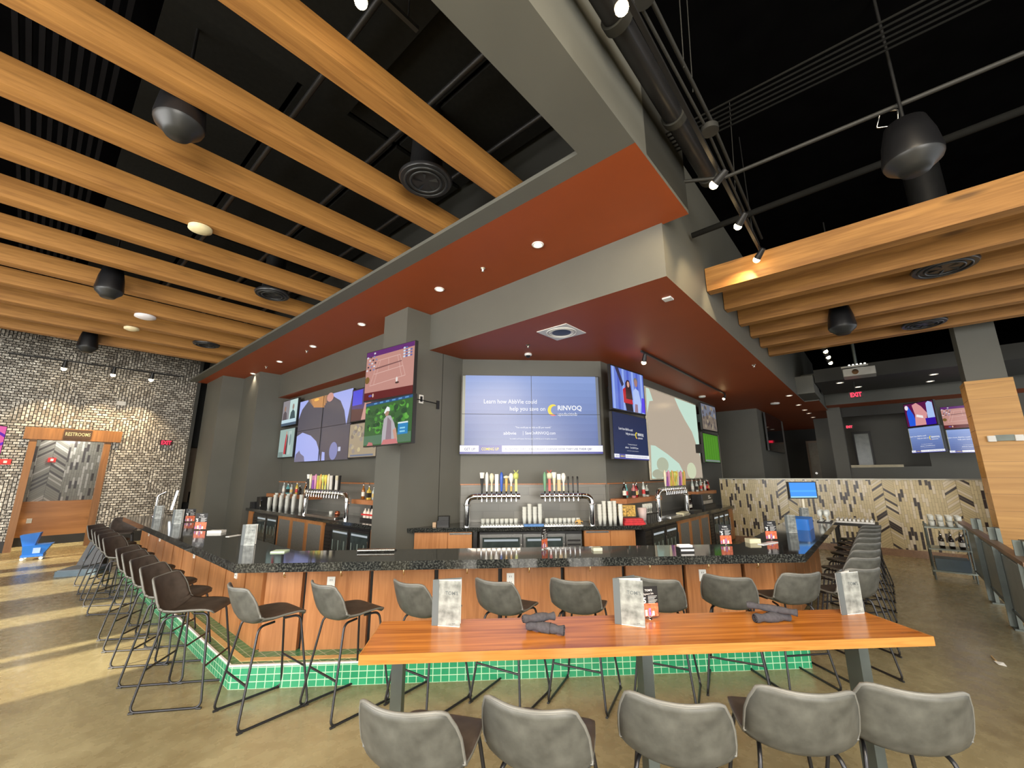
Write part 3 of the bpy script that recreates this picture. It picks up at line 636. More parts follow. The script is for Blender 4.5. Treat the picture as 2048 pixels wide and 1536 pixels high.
def make_stool(label, group):
    t = thing('bar_stool', label, 'bar stool', (0, 0, 0), 0, group)
    m, rim = shell(0, .52, 12, 18, LEATHER, LEATHER_IN); m.build('seat', t)
    m, rim = shell(.52, 1, 14, 18, LEATHER, LEATHER_IN); m.build('backrest', t)
    MB().tube(rim, .0085, PIPING, 6).build('edge_piping', t)
    for s in (-1, 1):
        pts = path([(-.02, s*.12, .688), (-.16, s*.165, .692), (-.27, s*.25, .012), (.265, s*.25, .012), (.18, s*.155, .705), (.05, s*.12, .70)], .055)
        m = MB().tube(pts, .0095, FRAME, 8); m.build('leg_loop', t)
        for x in (-.25, .25): MB().tube([(x-.02, s*.25, .006), (x+.02, s*.25, .006)], .011, BLKP, 6).build('floor_glide', t)
    MB().tube([(-.224, -.213, .30), (-.224, .213, .30)], .0085, FRAME, 8).build('rear_stretcher', t)
    MB().tube([(.229, -.211, .30), (.229, .211, .30)], .0085, FRAME, 8).build('footrest', t)
    return t
def place_stool(bx_, by_, face, label, group):
    a = radians(face); loc = (bx_+.283*cos(a), by_+.283*sin(a), 0)
    global stool0
    if stool0 is None: stool0 = make_stool(label, group); stool0.location = loc; stool0.rotation_euler = (0, 0, a); return
    dup(stool0, loc, a, label, group)
stool0 = None
GF = 'stools along the front of the bar'; GT = 'stools at the wooden high table'; GL = 'stools along the left side of the bar'; GR = 'stools along the right side of the bar'
FR = [((1.311, 4.166), 3), ((1.805, 3.708), 3), ((2.301, 3.191), 6), ((2.812, 2.674), 10), ((3.263, 2.167), 15), ((3.785, 1.637), 15), ((4.273, 1.183), 14), ((4.852, .70), 48)]
FL = ['fully visible grey stool at the front left corner of the bar, front row', 'fully visible grey stool just left of the wooden table, second of the front row',
      'grey leather bar stool whose back shows left of the left menu on the wooden table', 'grey leather bar stool whose back stands right of the left menu, before the white outlet', 'grey stool of the front row seen left of the middle menu on the table',
      'grey leather bar stool partly hidden by the middle menu and drinks card', 'grey leather bar stool seen right of the drinks card, left of the crossed napkins', 'grey stool at the front right corner of the bar, left of the right table menu']
for (b_, f_), l_ in zip(FR, FL): place_stool(*b_, f_, l_, GF)
TF = [((1.134, 1.573), 26), ((1.478, 1.205), 22), ((1.897, .782), 24), ((2.335, .386), 32), ((2.643, .035), 27)]
TL = ['leftmost of the five big grey stools in the foreground at the wooden table', 'second big foreground stool from the left at the wooden table', 'middle big foreground stool at the wooden table', 'fourth big foreground stool, its back overlapping the rightmost one', 'rightmost big grey stool in the foreground at the wooden table']
for (b_, f_), l_ in zip(TF, TL): place_stool(*b_, f_, l_, GT)
for i, y in enumerate((4.96, 5.61, 6.21, 6.8, 7.3, 8.68, 9.28, 9.8, 10.3, 11.1)):
    place_stool(.88+.122, y+.146, -40, 'grey leather stool along the left side of the bar, '+('nearest the front corner' if i == 0 else 'farthest toward the restrooms' if i == 9 else ORD[i]+' from the front corner'), GL)
for i, x in enumerate((5.307, 6.0, 6.6, 7.27, 7.9, 8.5, 9.1, 9.7)):
    place_stool(x+.146, .40-.122, 50, 'grey leather stool along the right side of the bar, '+('nearest the camera' if i == 0 else 'farthest toward the tiled half wall' if i == 7 else ORD[i]+' from the camera'), GR)
for i, (x, y, f) in enumerate(((2.6, 12.75, -100), (3.2, 12.75, -95))):
    place_stool(x-1.0, y, f, 'dark stool beyond the far left end of the bar, '+['left', 'right'][i]+' one', 'stools past the left end of the bar')

# ------------------------------------------------------------------ high table
tb = thing('high_table', 'long narrow oak high table in the foreground on steel posts', 'table', (*P(.88, 2.46), 0), A45)
MB().box(-1.455, 1.455, -.228, .228, 1.028, 1.0695, TABW).build('table_top', tb)
m = MB(); m.box(-1.459, 1.459, -.232, -.228, 1.026, 1.0698, EDGEW); m.box(1.455, 1.459, -.228, .232, 1.026, 1.0698, EDGEW); m.box(-1.459, -1.455, -.228, .232, 1.026, 1.0698, EDGEW); m.build('table_edge_band', tb)
for c in (-1.31, 0, 1.22):
    l = MB().box(c-.028, c+.028, -.05, .05, .012, 1.02, RAILM).build('table_post', tb)
    MB().box(c-.09, c+.09, -.16, .16, 1.016, 1.028, BLK).build('mounting_plate', l); MB().box(c-.13, c+.13, -.2, .2, 0, .012, BLK).build('foot_plate', l)
def menu(x, y, z, rz, label, open_=32, hgt=.24, txt=True):
    t = thing('menu', label, 'menu', (x, y, z), rz, 'standing restaurant menus')
    m = MB().box(0, .165, -.002, .002, 0, hgt, MENUG).box(-.001, .036, -.0035, -.002, 0, hgt, MENUD)
    if txt:
        INK = MENUD
        m.text("TOM'S", .075, hgt*.68, .027, -.003, INK, bold=.01); m.text('BAR', .12, .012, .01, -.003, INK)
    m.box(.036, .163, -.003, -.002, 0, .003, WHITE); m.box(.036, .163, -.003, -.002, hgt-.002, hgt, WHITE)
    m.build('front_cover', t)
    b_ = MB().box(0, .165, -.002, .002, 0, hgt, MENUD); b_.build('back_cover', t, rz=radians(open_))
    MB().box(.004, .16, -.001, .001, .004, hgt-.003, PAPER).build('inner_page', t, loc=(0, .006, 0), rz=radians(open_*.5))
    return t
menu(*P(-.282, 2.60), 1.07, A45-radians(14), 'standing silver menu at the left of the wooden high table', 26)
menu(*P(.755, 2.545), 1.07, A45-radians(26), 'standing silver menu in the middle of the wooden high table, beside the drinks card', 50)
menu(*P(2.15, 2.58), 1.07, A45+radians(8), 'standing silver menu at the right end of the wooden high table', 30, .235)
menu(1.80, 11.14, 1.07, A90+radians(44), 'silver menu standing farthest along the left arm of the bar')
menu(1.826, 9.614, 1.07, A90+radians(44), 'silver menu standing on the left arm of the bar, nearer than the farthest one')
menu(1.851, 6.016, 1.07, A90+radians(44), 'silver menu standing on the bar near the front left corner')
menu(7.30, 1.16, 1.07, A45-radians(0), 'silver menu standing at the right arm of the bar, nearer one')
menu(9.0, 1.19, 1.07, A45, 'silver menu standing on the right arm of the bar beside the blue bin')
PKB = [emis('card_orange', sr(230, 80, 50), .75), emis('card_purple', sr(120, 80, 160), .6)]
CB = mat('drinks_card_black', (.012, .012, .013), .3, var=.05); CR = mat('card_orange_print', (.8, .16, .07), .35, var=.5, scale=60); CP = mat('card_purple_print', (.3, .16, .42), .35, var=.6, scale=70); CWH = mat('card_white_print', (.85, .85, .85), .35, var=.05)
def card(x, y, z, rz, label, w=.115, h=.165, big=True):
    t = thing('drinks_card', label, 'table card', (x, y, z), rz, 'drinks cards in holders')
    m = MB().box(0, w, -.001, .001, .012, .012+h, CB)
    Y = -.0018
    m.rect(.003, w-.003, .014, .012+h*.44, Y, CR)
    for k in range(5): m.rect(.008+k*w*.19, .008+k*w*.19+w*.12, .018, .012+h*(.18+.05*(k % 3)), Y-.0004, [CP, CWH, CP, CWH, CR][k])
    m.text("TOM'S", w/2, h*.91, h*.1, Y, CWH, 'CENTER', bold=.012); m.text('Signature Sale', w/2, h*.80, h*.085, Y, CWH, 'CENTER', sx=.8, rot=.06)
    m.text('$', .006, h*.66, h*.11, Y, CWH, bold=.02); m.text('5', .018, h*.52, h*.27, Y, CWH, bold=.03)
    for k in range(6): m.rect(w*.46, w*(.95-.07*(k % 3)), h*(.74-k*.045), h*(.753-k*.045), Y, CWH)
    m.build('printed_card', t)
    m = MB().tube([(w/2-.016, -.002, .03), (w/2-.012, -.004, .016), (w/2, -.004, .010), (w/2+.012, -.004, .016), (w/2+.016, -.002, .03)], .002, CHROME, 6)
    m.lathe([(.016, 0), (.014, .004), (.004, .008), (.003, .012)], CHROME, (w/2, 0, 0), 12); m.build('card_holder', t)
card(*P(.925, 2.60), 1.07, A45+radians(5), 'black drinks special card in a wire holder beside the middle menu on the wooden table')
card(2.04, 9.75, 1.07, A90+radians(52), 'pink and white drinks card on the left arm of the bar, farther of two', .16, .22)
card(1.86, 8.24, 1.07, A90+radians(36), 'white printed drinks card on the left arm of the bar, nearer of two', .2, .24)
card(3.93, 3.0, 1.07, A45+radians(55), 'drinks card turned nearly edge-on in the centre of the bar', .15, .22)
card(5.55, 1.57, 1.07, A45, 'drinks card at the right part of the bar front, left of two', .145, .22)
card(6.33, 1.24, 1.07, A45, 'drinks card near the front right corner of the bar, beside a silver menu', .155, .22)
def napkin(c, n, z, ang, label, L=.21, r=.026):
    x, y = P(c, n); t = thing('rolled_napkin', label, 'napkin', (x, y, z), A45+radians(ang), 'charcoal napkin rolls')
    rs = [r*(.86+.14*sin(k*1.7)) for k in range(13)]
    m = MB().tube([(-L/2+L*k/12, .002*sin(k), r*.95) for k in range(13)], rs, NAPK, 14, cap=False)
    for s in (-1, 1):
        pts = []; 
        for k in range(22):
            a = k*.62; q = r*(.88-.036*k); pts.append((s*(L/2-.001), q*cos(a), r*.95+q*sin(a)))
        m.tube(pts, .0022, NAPK, 5)
        m.tube([(s*(L/2-.012), 0, r*.95), (s*(L/2-.010), 0, r*.95)], r*.55, BLKP, 12)
    m.build('rolled_cloth', t)
    MB().tube([(-.02, 0, r*.95), (.03, 0, r*.95)], [r*1.04, r*1.05], NAPK, 16, cap=False).build('napkin_band', t)
napkin(.34, 2.44, 1.07, -28, 'dark rolled napkin lying on the table, lower one of the left crossed pair')
napkin(.31, 2.48, 1.112, 12, 'dark rolled napkin resting on top in the left crossed pair', .18, .022)
napkin(1.655, 2.50, 1.07, 4, 'grey rolled napkin lying flat, lower one of the right crossed pair')
napkin(1.675, 2.52, 1.115, -42, 'grey rolled napkin laid across the other in the right crossed pair', .25, .02)
# small things on the bar top
def bx(name, x, y, z, w, d, h, mt, rz, label, cat, group=None, r=0): return tag(MB().box(-w/2, w/2, -d/2, d/2, 0, h, mt, r).build(name, loc=(x, y, z), rz=rz), label, cat, group)
bx('napkin_stack', 2.0, 7.6, 1.07, .2, .13, .035, PAPER, A90+.8, 'stack of white napkins on the left arm of the bar, behind the nearer menu', 'napkins')
bx('napkin_stack', 1.99, 5.17, 1.07, .15, .13, .014, mat('pale_green_napkin', (.55, .7, .5), .6), A45, 'small pale green coaster stack on the bar near the front left menu', 'coasters')
bx('napkin_stack', 4.33, 2.53, 1.07, .1, .1, .03, mat('cream_coaster', (.6, .6, .45), .6), A45, 'small cream coaster stack on the bar left of the black holder', 'coasters')
bx('coaster_stack', 6.0, 1.32, 1.07, .14, .1, .05, mat('cream_coaster_b', (.7, .66, .45), .6), A45, 'cream coaster block left of the right drinks card', 'coasters')
bx('paper_receipt', 2.05, 7.0, 1.07, .2, .06, .006, PAPER, .5, 'white paper slip glinting on the left arm of the bar', 'paper')
t = thing('check_presenter', 'folded black check presenter with chrome spine lying on the bar before the column', 'check holder', (*P(-1.17, 5.0), 1.07), A45)
MB().box(-.21, .2, -.06, .06, 0, .012, BLKP).build('presenter_cover', t); MB().tube([(-.2, -.06, .02), (.2, -.06, .02)], .02, STEEL, 10).build('presenter_spine', t)
t = thing('coaster_holder', 'small black box with white printed cards on the bar right of centre', 'holder', (*P(2.2, 4.66), 1.07), A45)
MB().box(-.08, .08, -.05, .05, 0, .05, BLK).build('holder_box', t)
m = MB()
for k in range(4): m.box(-.075, .07, -.035+k*.022, -.031+k*.022, .01, .075, CWH)
m.box(-.07, .075, -.052, -.05, .015, .034, CWH); m.build('holder_cards', t)
bx('bar_mat', *P(3.45, 5.1), 1.07, .34, .07, .008, CWH, A45+.5, 'long white-edged bar mat lying across the right part of the bar', 'bar mat')
bx('plastic_bin', 8.0, 1.08, 1.07, .5, .3, .16, BLUEP, 0, 'blue plastic bin on the right arm of the bar below the screen', 'bin', r=.03)
t = thing('register_screen', 'blue lit register screen on a tall pale pole at the right end of the bar', 'monitor', (9.35, 1.15, 1.07), A45)
MB().tube([(0, .02, 0), (0, .02, .42)], .02, mat('cream_pole', (.75, .7, .55), .3), 12).build('screen_pole', t)
m = MB().box(-.27, .27, -.02, .02, .38, .68, BLKP); m.build('screen_case', t)
m = MB().rect(-.25, .25, .40, .665, -.022, emis('register_blue', sr(40, 130, 225), 1.0)); m.rect(-.25, .25, .40, .42, -.0235, emis('register_pale', sr(150, 205, 240), 1)); m.rect(-.25, .25, .50, .53, -.0235, emis('register_mid', sr(60, 150, 235), 1)); m.build('screen_glass', t)
MB().lathe([(.11, 0), (.1, .012), (.02, .02)], BLKP).build('screen_base', t)
t = thing('beer_glass_washer', 'tall chrome bar fixture with a bright tube at the far left end of the bar', 'bar fixture', (1.9, 11.6, 1.07))
MB().tube(path([(0, 0, 0), (0, 0, .42), (.12, -.06, .5)], .05), .022, CHROME, 10).build('fixture_post', t)
MB().tube([(.24, -.1, .12), (.30, -.1, .52)], .02, emis('white_tube', (.9, .95, 1), 1.3), 10).build('bright_tube', t)
MB().lathe([(.05, 0), (.05, .03), (.02, .05)], CHROME).build('fixture_base', t)

# ================================================================== BACK BAR
MESHM = mat('grey_woven_door_panel', (.2, .2, .185), .6, var=.25, scale=90)
CGLASS = mat('dark_cooler_glass', (.045, .06, .06), .06, var=.3, scale=5)
def cabinet(x, y, rz, w, z0, z1, doors, label, mesh=True, depth=.6, handle=False):
    t = thing('bar_cabinet', label, 'cabinet', (x, y, 0), rz, 'wooden back bar cabinets')
    MB().box(0, w, .02, depth, z0, z1, PANR).build('cabinet_body', t)
    dw = w/doors
    for i in range(doors):
        a, b = i*dw+.008, (i+1)*dw-.008
        if mesh:
            f = .075; m = MB().box(a, b, 0, .02, z0+.01, z0+.01+f, PANR).box(a, b, 0, .02, z1-.01-f, z1-.01, PANR).box(a, a+f, 0, .02, z0+.01+f, z1-.01-f, PANR).box(b-f, b, 0, .02, z0+.01+f, z1-.01-f, PANR)
            d = m.build('cabinet_door', t); MB().box(a+f, b-f, .006, .02, z0+.01+f, z1-.01-f, MESHM).build('door_panel', d)
        else:
            d = MB().box(a, b, 0, .02, z0+.008, z1-.008, PANR).build('drawer', t)
            if handle and i % 2 == (1 if handle == 1 else 0): MB().box(a+.02, b-.02, -.012, 0, z1-.05, z1-.022, STEEL).build('drawer_pull', d)
def cooler(x, y, rz, w, doors, vent, label, steel=False):
    t = thing('back_bar_cooler', label, 'fridge', (x, y, 0), rz, 'glass door back bar coolers')
    B = STEEL if steel else BLKP
    MB().box(0, w, .03, .6, .06, .91, BLKP).build('cooler_body', t)
    vw = .3; xs = 0 if vent == 'R' else vw; v0 = w-vw if vent == 'R' else 0
    m = MB().box(v0+.01, v0+vw-.01, .01, .03, .1, .86, B)
    for k in range(9): m.box(v0+.035, v0+vw-.035, .002, .012, .2+k*.068, .228+k*.068, BLK)
    m.build('vent_grille', t)
    dw = (w-vw)/doors
    for i in range(doors):
        a, b = xs+i*dw+.008, xs+(i+1)*dw-.008; f = .045
        m = MB().box(a, b, 0, .03, .1, .1+f, B).box(a, b, 0, .03, .82, .87, B).box(a, a+f, 0, .03, .1+f, .82, B).box(b-f, b, 0, .03, .1+f, .82, B); d = m.build('cooler_door', t)
        g = MB().box(a+f, b-f, .008, .024, .1+f, .82, CGLASS); g.box(a+f+.03, b-f-.03, .004, .008, .755, .79, mat_tube); g.build('door_glass', d)
        m = MB()
        for k in range(5): m.box(a+f+.03+k*(dw-.17)/5, a+f+.03+k*(dw-.17)/5+.03, .003, .008, .42, .62, [LBL, LBL2][k % 2])
        m.build('bottles_inside', d)
        MB().tube([(b-.02, -.015, .35), (b-.02, -.015, .7)], .008, STEEL, 8).build('door_handle', d)
mat_tube = emis('cooler_tube_light', (.85, .95, 1), .35); LBL = mat('cooler_bottle_pale', (.25, .32, .3), .3); LBL2 = mat('cooler_bottle_dark', (.06, .08, .075), .3)
tag(MB().prism([(4.27, 7.08), (5.12, 7.08), (5.12, 13.84), (4.27, 13.84)], .93, 1.0, GRANITE).build('back_counter_top', bevel=.006), 'black granite back counter along the left bar wall', 'worktop')
tag(MB().prism([(4.448, 6.295), (7.368, 3.38), (13.68, 3.38), (13.68, 4.18), (7.70, 4.18), (5.62, 6.26)], .93, 1.0, GRANITE).build('back_counter_top', bevel=.006), 'black granite back counter below the centre video wall and projection screen', 'worktop')
cabinet(4.33, 13.75, A90, .3, .08, .93, 1, 'narrow wooden cabinet end at the far left of the back bar', False)
cooler(4.33, 13.4, A90, 1.75, 2, 'L', 'black two-door cooler at the far left of the back bar')
cabinet(4.33, 11.6, A90, 2.45, .08, .93, 3, 'three-door wooden cabinet with grey panels in the left back bar')
cooler(4.33, 9.08, A90, 1.8, 2, 'L', 'black glass cooler in the left back bar, beside the grey column')
cabinet(4.33, 7.25, A90, .13, .08, .93, 1, 'thin wooden cabinet end touching the grey column', False)
t = thing('bar_cabinet', 'floating wooden drawer unit right of the grey column', 'cabinet', (0, 0, 0), 0, 'wooden back bar cabinets')
MB().prism([(4.60, 6.28), P(-.19, 7.68), (5.6, 5.99), (5.5, 6.28)], .64, .93, PANR).build('cabinet_body', t)
for a, b_ in ((-1.16, -.62), (-.60, -.19)):
    m = MB(); m.T = T45; d = m.box(a, b_, 7.66, 7.68, .648, .922, PANR).build('drawer', t)
    if a > -1: m = MB(); m.T = T45; m.box(a+.02, b_-.01, 7.648, 7.66, .88, .908, STEEL).build('drawer_pull', d)
x, y = P(-.17, 7.64); tag(MB().box(0, .07, 0, .6, 0, .93, BLKP).build('counter_post', loc=(x, y, 0), rz=A45), 'dark post beside the steel cooler under the centre counter', 'post')
x, y = P(-.06, 7.66); cooler(x, y, A45, 1.82, 2, 'R', 'long steel-framed cooler under the centre beer taps', True)
x, y = P(1.80, 7.66); cabinet(x, y, A45, .93, .64, .93, 2, 'floating wooden drawer unit right of the steel cooler', False, .3, 2)
cooler(7.66, 3.44, 0, 1.62, 2, 'L', 'black glass cooler at the corner of the right back bar')
cabinet(9.36, 3.44, 0, 2.1, .08, .93, 3, 'three-door wooden cabinet with grey panels in the right back bar')
cooler(11.52, 3.44, 0, 1.75, 3, 'L', 'black three-door cooler at the far right of the back bar')
cabinet(13.3, 3.44, 0, .36, .08, .93, 1, 'narrow wooden cabinet end against the tiled half wall', False)
# beer taps
TC = {k: mat('tap_handle_'+k, c, .35, var=.08) for k, c in dict(cream=(.75, .7, .5), white=(.85, .83, .78), blue=(.04, .12, .55), gold=(.75, .45, .12), black=(.02, .02, .02), lime=(.62, .68, .18), red=(.6, .06, .04), green=(.15, .35, .2), pink=(.7, .3, .5), purple=(.35, .12, .5), tan=(.6, .42, .2), yellow=(.8, .65, .1)).items()}
def handle(mb_kind, col, col2):
    m = MB(); A, B = TC[col], TC[col2]
    k = mb_kind
    m.lathe([(.008, 0), (.010, .03), (.012, .05)], CHROME, n=8)
    if k == 0: m.lathe([(.012, .05), (.016, .12), (.024, .24), (.022, .34), (.010, .38), (0, .39)], A, n=10)
    elif k == 1: m.box(-.022, .022, -.012, .012, .05, .33, A).box(-.024, .024, -.014, .014, .25, .35, B)
    elif k == 2: m.lathe([(.012, .05), (.013, .2), (.03, .26), (.034, .31), (.022, .36), (0, .37)], A, n=10).lathe([(.014, .05), (.015, .14)], B, n=10)
    elif k == 3: m.lathe([(.01, .05), (.018, .14), (.019, .3), (0, .33)], A, n=10).lathe([(.0, .27), (.04, .28), (.042, .31), (.0, .33)], B, n=12)
    elif k == 4: m.lathe([(.012, .05), (.014, .14), (.026, .28)], A, n=10).lathe([(.026, .28), (.034, .36), (.034, .38)], B, n=10)
    elif k == 5: m.lathe([(.009, .05), (.011, .22), (.013, .3), (0, .31)], A, n=8)
    elif k == 6: m.box(-.016, .016, -.01, .01, .05, .3, A).lathe([(0, .26), (.035, .27), (.036, .36), (0, .38)], B, n=12); m.tube([(0, 0, .36), (-.03, 0, .42)], .006, A, 6).tube([(0, 0, .36), (.03, 0, .42)], .006, A, 6)
    return m
def tower(x, y, rz, bar0, bar1, legs, H, hs, label, z0=1.0):
    t = thing('beer_tap_tower', label, 'beer tap', (x, y, z0), rz, 'chrome pipe beer tap towers'); r = .052
    for lx in legs:
        e = bar0 if abs(lx-bar0) < abs(lx-bar1) else bar1; sgn = 1 if e > lx or (len(legs) == 2 and lx == legs[0]) else -1
        m = MB().tube([(lx, 0, 0), (lx, 0, H-.15)], r, CHROME, 18); m.lathe([(.05, 0), (.05, .012), (.043, .015)], CHROME, (lx, 0, 0)); m.build('tower_leg', t)
        MB().lathe([(.053, H-.16), (.07, H-.155), (.07, H-.135), (.053, H-.13)], CHROME, (lx, 0, 0)).build('pipe_flange', t)
        MB().tube([(lx, 0, H-.15)]+bend((lx, 0, H-.15), (lx, 0, H), (lx+sgn*.3, 0, H), .14)+[(lx+sgn*.17, 0, H)], r, CHROME, 18, cap=False).build('pipe_elbow', t)
    a, b = bar0, bar1
    m = MB().tube([(a, 0, H), (b, 0, H)], r, CHROME, 18); m.build('tap_bar', t)
    for e in (a, b): MB().tube([(e-.012, 0, H), (e+.012, 0, H)], .056, CHROME, 18).build('pipe_flange', t)
    n = len(hs)
    for i, (k, c1, c2) in enumerate(hs):
        fx = a+.06+(b-a-.12)*i/(n-1)
        f = MB().tube([(0, -.03, 0), (0, -.09, 0), (0, -.10, -.02), (0, -.10, -.085)], .0125, CHROME, 8).tube([(0, -.085, .0), (0, -.085, .045)], .009, CHROME, 8).build('faucet', t, loc=(fx, 0, H))
        h = handle(k, c1, c2).build('tap_handle', t, loc=(fx, -.085, H+.04)); h.scale = (1.3, 1.3, 1)
x, y = P(-.285, 7.72)
tower(x, y, A45, .2, .93, [0], .515, [(4, 'black', 'white'), (0, 'white', 'cream'), (2, 'cream', 'cream'), (1, 'white', 'white'), (0, 'blue', 'blue'), (3, 'gold', 'cream'), (2, 'white', 'gold'), (6, 'lime', 'lime')], 'left chrome beer tap tower below the centre video wall, eight handles')
x, y = P(1.965, 7.72)
tower(x, y, A45, -.92, -.2, [0], .515, [(0, 'green', 'red'), (6, 'red', 'cream'), (4, 'cream', 'white'), (1, 'tan', 'white'), (2, 'white', 'cream'), (5, 'black', 'black'), (5, 'black', 'black'), (5, 'black', 'black')], 'right chrome beer tap tower below the centre video wall, three plain black handles')
LH = [(4, 'black', 'white'), (0, 'cream', 'cream'), (1, 'purple', 'pink'), (0, 'pink', 'purple'), (1, 'yellow', 'lime'), (0, 'gold', 'lime'), (2, 'lime', 'yellow'), (2, 'yellow', 'lime'), (0, 'cream', 'white'), (1, 'white', 'white'), (1, 'black', 'black'), (1, 'white', 'cream'), (1, 'black', 'black')]
tower(4.52, 10.55, A90, .18, 1.82, [0, 2.0], .50, LH, 'chrome beer tap tower with crowded colourful handles on the left back counter')
tower(8.78, 3.62, 0, .2, 1.5, [0, 1.7], .55, LH[1:9]+LH[2:6], 'chrome beer tap tower with colourful handles before the projection screen')
# shelves with bottles
tag(MB().box(4.72, 5.1, 10.9, 13.7, 1.30, 1.39, SHW).build('wall_shelf'), 'thick wooden shelf with bottles at the far left of the back bar', 'shelf', 'floating wooden bottle shelves')
tag(MB().box(4.72, 5.1, 7.1, 8.75, 1.30, 1.39, SHW).build('wall_shelf'), 'thick wooden shelf with bottles beside the grey column', 'shelf', 'floating wooden bottle shelves')
tag(MB().box(7.75, 9.5, 3.82, 4.17, 1.33, 1.42, SHW).build('wall_shelf'), 'thick wooden shelf with bottles right of the centre beer taps', 'shelf', 'floating wooden bottle shelves')
tag(MB().box(12.0, 13.66, 3.82, 4.17, 1.33, 1.42, SHW).build('wall_shelf'), 'wooden shelf crowded with bottles above the black register, far right of the back bar', 'shelf', 'floating wooden bottle shelves')
BC = {k: mat('bottle_glass_'+k, c, .12, var=.1) for k, c in dict(clear=(.55, .62, .6), teal=(.12, .4, .42), amber=(.35, .12, .02), green=(.04, .12, .03), dark=(.02, .012, .01), red=(.35, .02, .03), pink=(.55, .2, .2), yellow=(.7, .5, .08), white=(.75, .75, .72)).items()}
LB = {k: mat('bottle_label_'+k, c, .5, var=.1) for k, c in dict(white=(.8, .78, .7), gold=(.7, .5, .15), red=(.6, .05, .05), black=(.03, .03, .03))  .items()}
_bm = {}
def bottle(x, y, z, col, lab, h, label, group, kind=0):
    key = (col, lab, kind)
    if key not in _bm:
        t = thing('liquor_bottle', label, 'bottle', (x, y, z), 0, group)
        if kind == 0: MB().lathe([(.0, 0), (.036, .003), (.037, .19), (.03, .215), (.014, .25), (.0135, .30), (.0, .30)], BC[col], n=12).build('bottle_glass', t)
        else: MB().box(-.04, .04, -.03, .03, 0, .18, BC[col], .01).lathe([(.03, .18), (.014, .21), (.0135, .26), (0, .26)], BC[col], n=12).build('bottle_glass', t)
        m = MB()
        if kind == 0: m.lathe([(.0378, .06), (.0378, .15)], LB[lab], n=12)
        else: m.box(-.0405, .0405, -.031, .031, .04, .13, LB[lab])
        m.build('bottle_label', t)
        zt = .30 if kind == 0 else .26
        MB().lathe([(.015, zt-.01), (.015, zt+.02), (.004, zt+.03), (.004, zt+.075), (0, zt+.075)], STEEL, n=8).build('pour_spout', t)
        t.scale = (1, 1, h); _bm[key] = t; return
    o = dup(_bm[key], (x, y, z), 0, label, group); o.scale = (1, 1, h)
sets = [
 ('far left shelf', 4.9, 12.95, -.19, 'y', 1.39, ['clear', 'clear', 'teal', 'clear', 'amber', 'yellow', 'dark', 'amber', 'dark']),
 ('shelf beside the grey column', 4.9, 8.6, -.15, 'y', 1.39, ['amber', 'green', 'yellow', 'clear', 'clear', 'red', 'pink', 'white']),
 ('shelf right of the centre taps', 8.0, 3.98, .17, 'x', 1.42, ['dark', 'teal', 'pink', 'red', 'dark', 'clear', 'clear']),
 ('crowded shelf above the black register', 12.08, 3.98, .125, 'x', 1.42, ['clear', 'white', 'clear', 'dark', 'white', 'clear', 'amber', 'clear', 'white', 'dark', 'clear', 'red'])]
CN = dict(clear='clear glass', teal='teal', amber='amber', green='green', dark='dark', red='red', pink='pink', yellow='yellow', white='white')
for nm, x, y, st, ax, z, cols in sets:
    for i, c in enumerate(cols):
        px, py = (x+st*i, y) if ax == 'x' else (x, y+st*i)
        bottle(px+(0 if ax == 'x' else .05*sin(i*2)), py+(0 if ax == 'y' else .05*sin(i*2)), z, c, ['white', 'gold', 'black', 'red'][(i*3) % 4], [1, .9, 1.05, .85, .95][i % 5], '%s bottle on the %s, %s from left' % (CN[c], nm, ORD[i]), 'bottles on the '+nm, 1 if i % 4 == 2 else 0)
for i in range(4): bottle(11.15+i*.085, 3.85, 1.0, 'dark', 'white', .85, 'dark bottle with white label left of the register, %s from the left' % ORD[i], 'dark bottles on the right back counter')
# glasses
_g = {}
def glass(x, y, z, kind, label, group):
    if kind not in _g:
        if kind == 'pint': m = MB().lathe([(.0, 0), (.028, .002), (.042, .15), (.0395, .15), (.026, .012), (0, .01)], GLASS, n=14)
        elif kind == 'cup': m = MB().lathe([(.0, 0), (.031, .002), (.046, .13), (.0485, .135), (.044, .13), (.030, .01), (0, .008)], CUP, n=12)
        elif kind == 'wine': m = MB().lathe([(.036, 0), (.034, .005), (.005, .012), (.004, .07), (.032, .10), (.036, .14), (.028, .18), (.026, .18), (.034, .14), (.03, .104), (0, .078)], GLASS, n=14)
        elif kind == 'rocks': m = MB().lathe([(.0, 0), (.036, .002), (.04, .09), (.038, .09), (.034, .012), (0, .01)], GLASS, n=12)
        o = m.build({'pint': 'pint_glass', 'cup': 'plastic_cup', 'wine': 'stem_glass', 'rocks': 'tumbler_glass'}[kind]); _g[kind] = o
    else: o = _g[kind].copy(); C.objects.link(o)
    o.location = (x, y, z); tag(o, label, 'glass', group)
for s in range(5):
    x, y = P(2.13+s*.098, 7.80+.05*(s % 2))
    for k in range(6 if s in (1, 2, 3) else 5): glass(x, y, 1.0+k*.052, 'pint', 'pint glass right of the centre beer taps, %s stack from the left' % ORD[s], 'stacked pint glasses right of the centre taps')
for s in range(4):
    x, y = P(.77+s*.098, 8.05)
    for k in range(4+s % 2): glass(x, y, 1.0+k*.052, 'pint', 'pint glass between the two centre tap towers, %s stack from the left' % ORD[s], 'stacked pint glasses between the centre taps')
for s in range(8):
    x, y = P(.0+s*.088, 8.12); glass(x, y, 1.0, 'rocks', 'small tumbler in the row behind the left centre drip tray', 'row of tumblers behind the left drip tray')
    x, y = P(1.2+s*.085, 8.12); glass(x, y, 1.0, 'rocks', 'small tumbler in the row behind the right centre drip tray', 'row of tumblers behind the right drip tray')
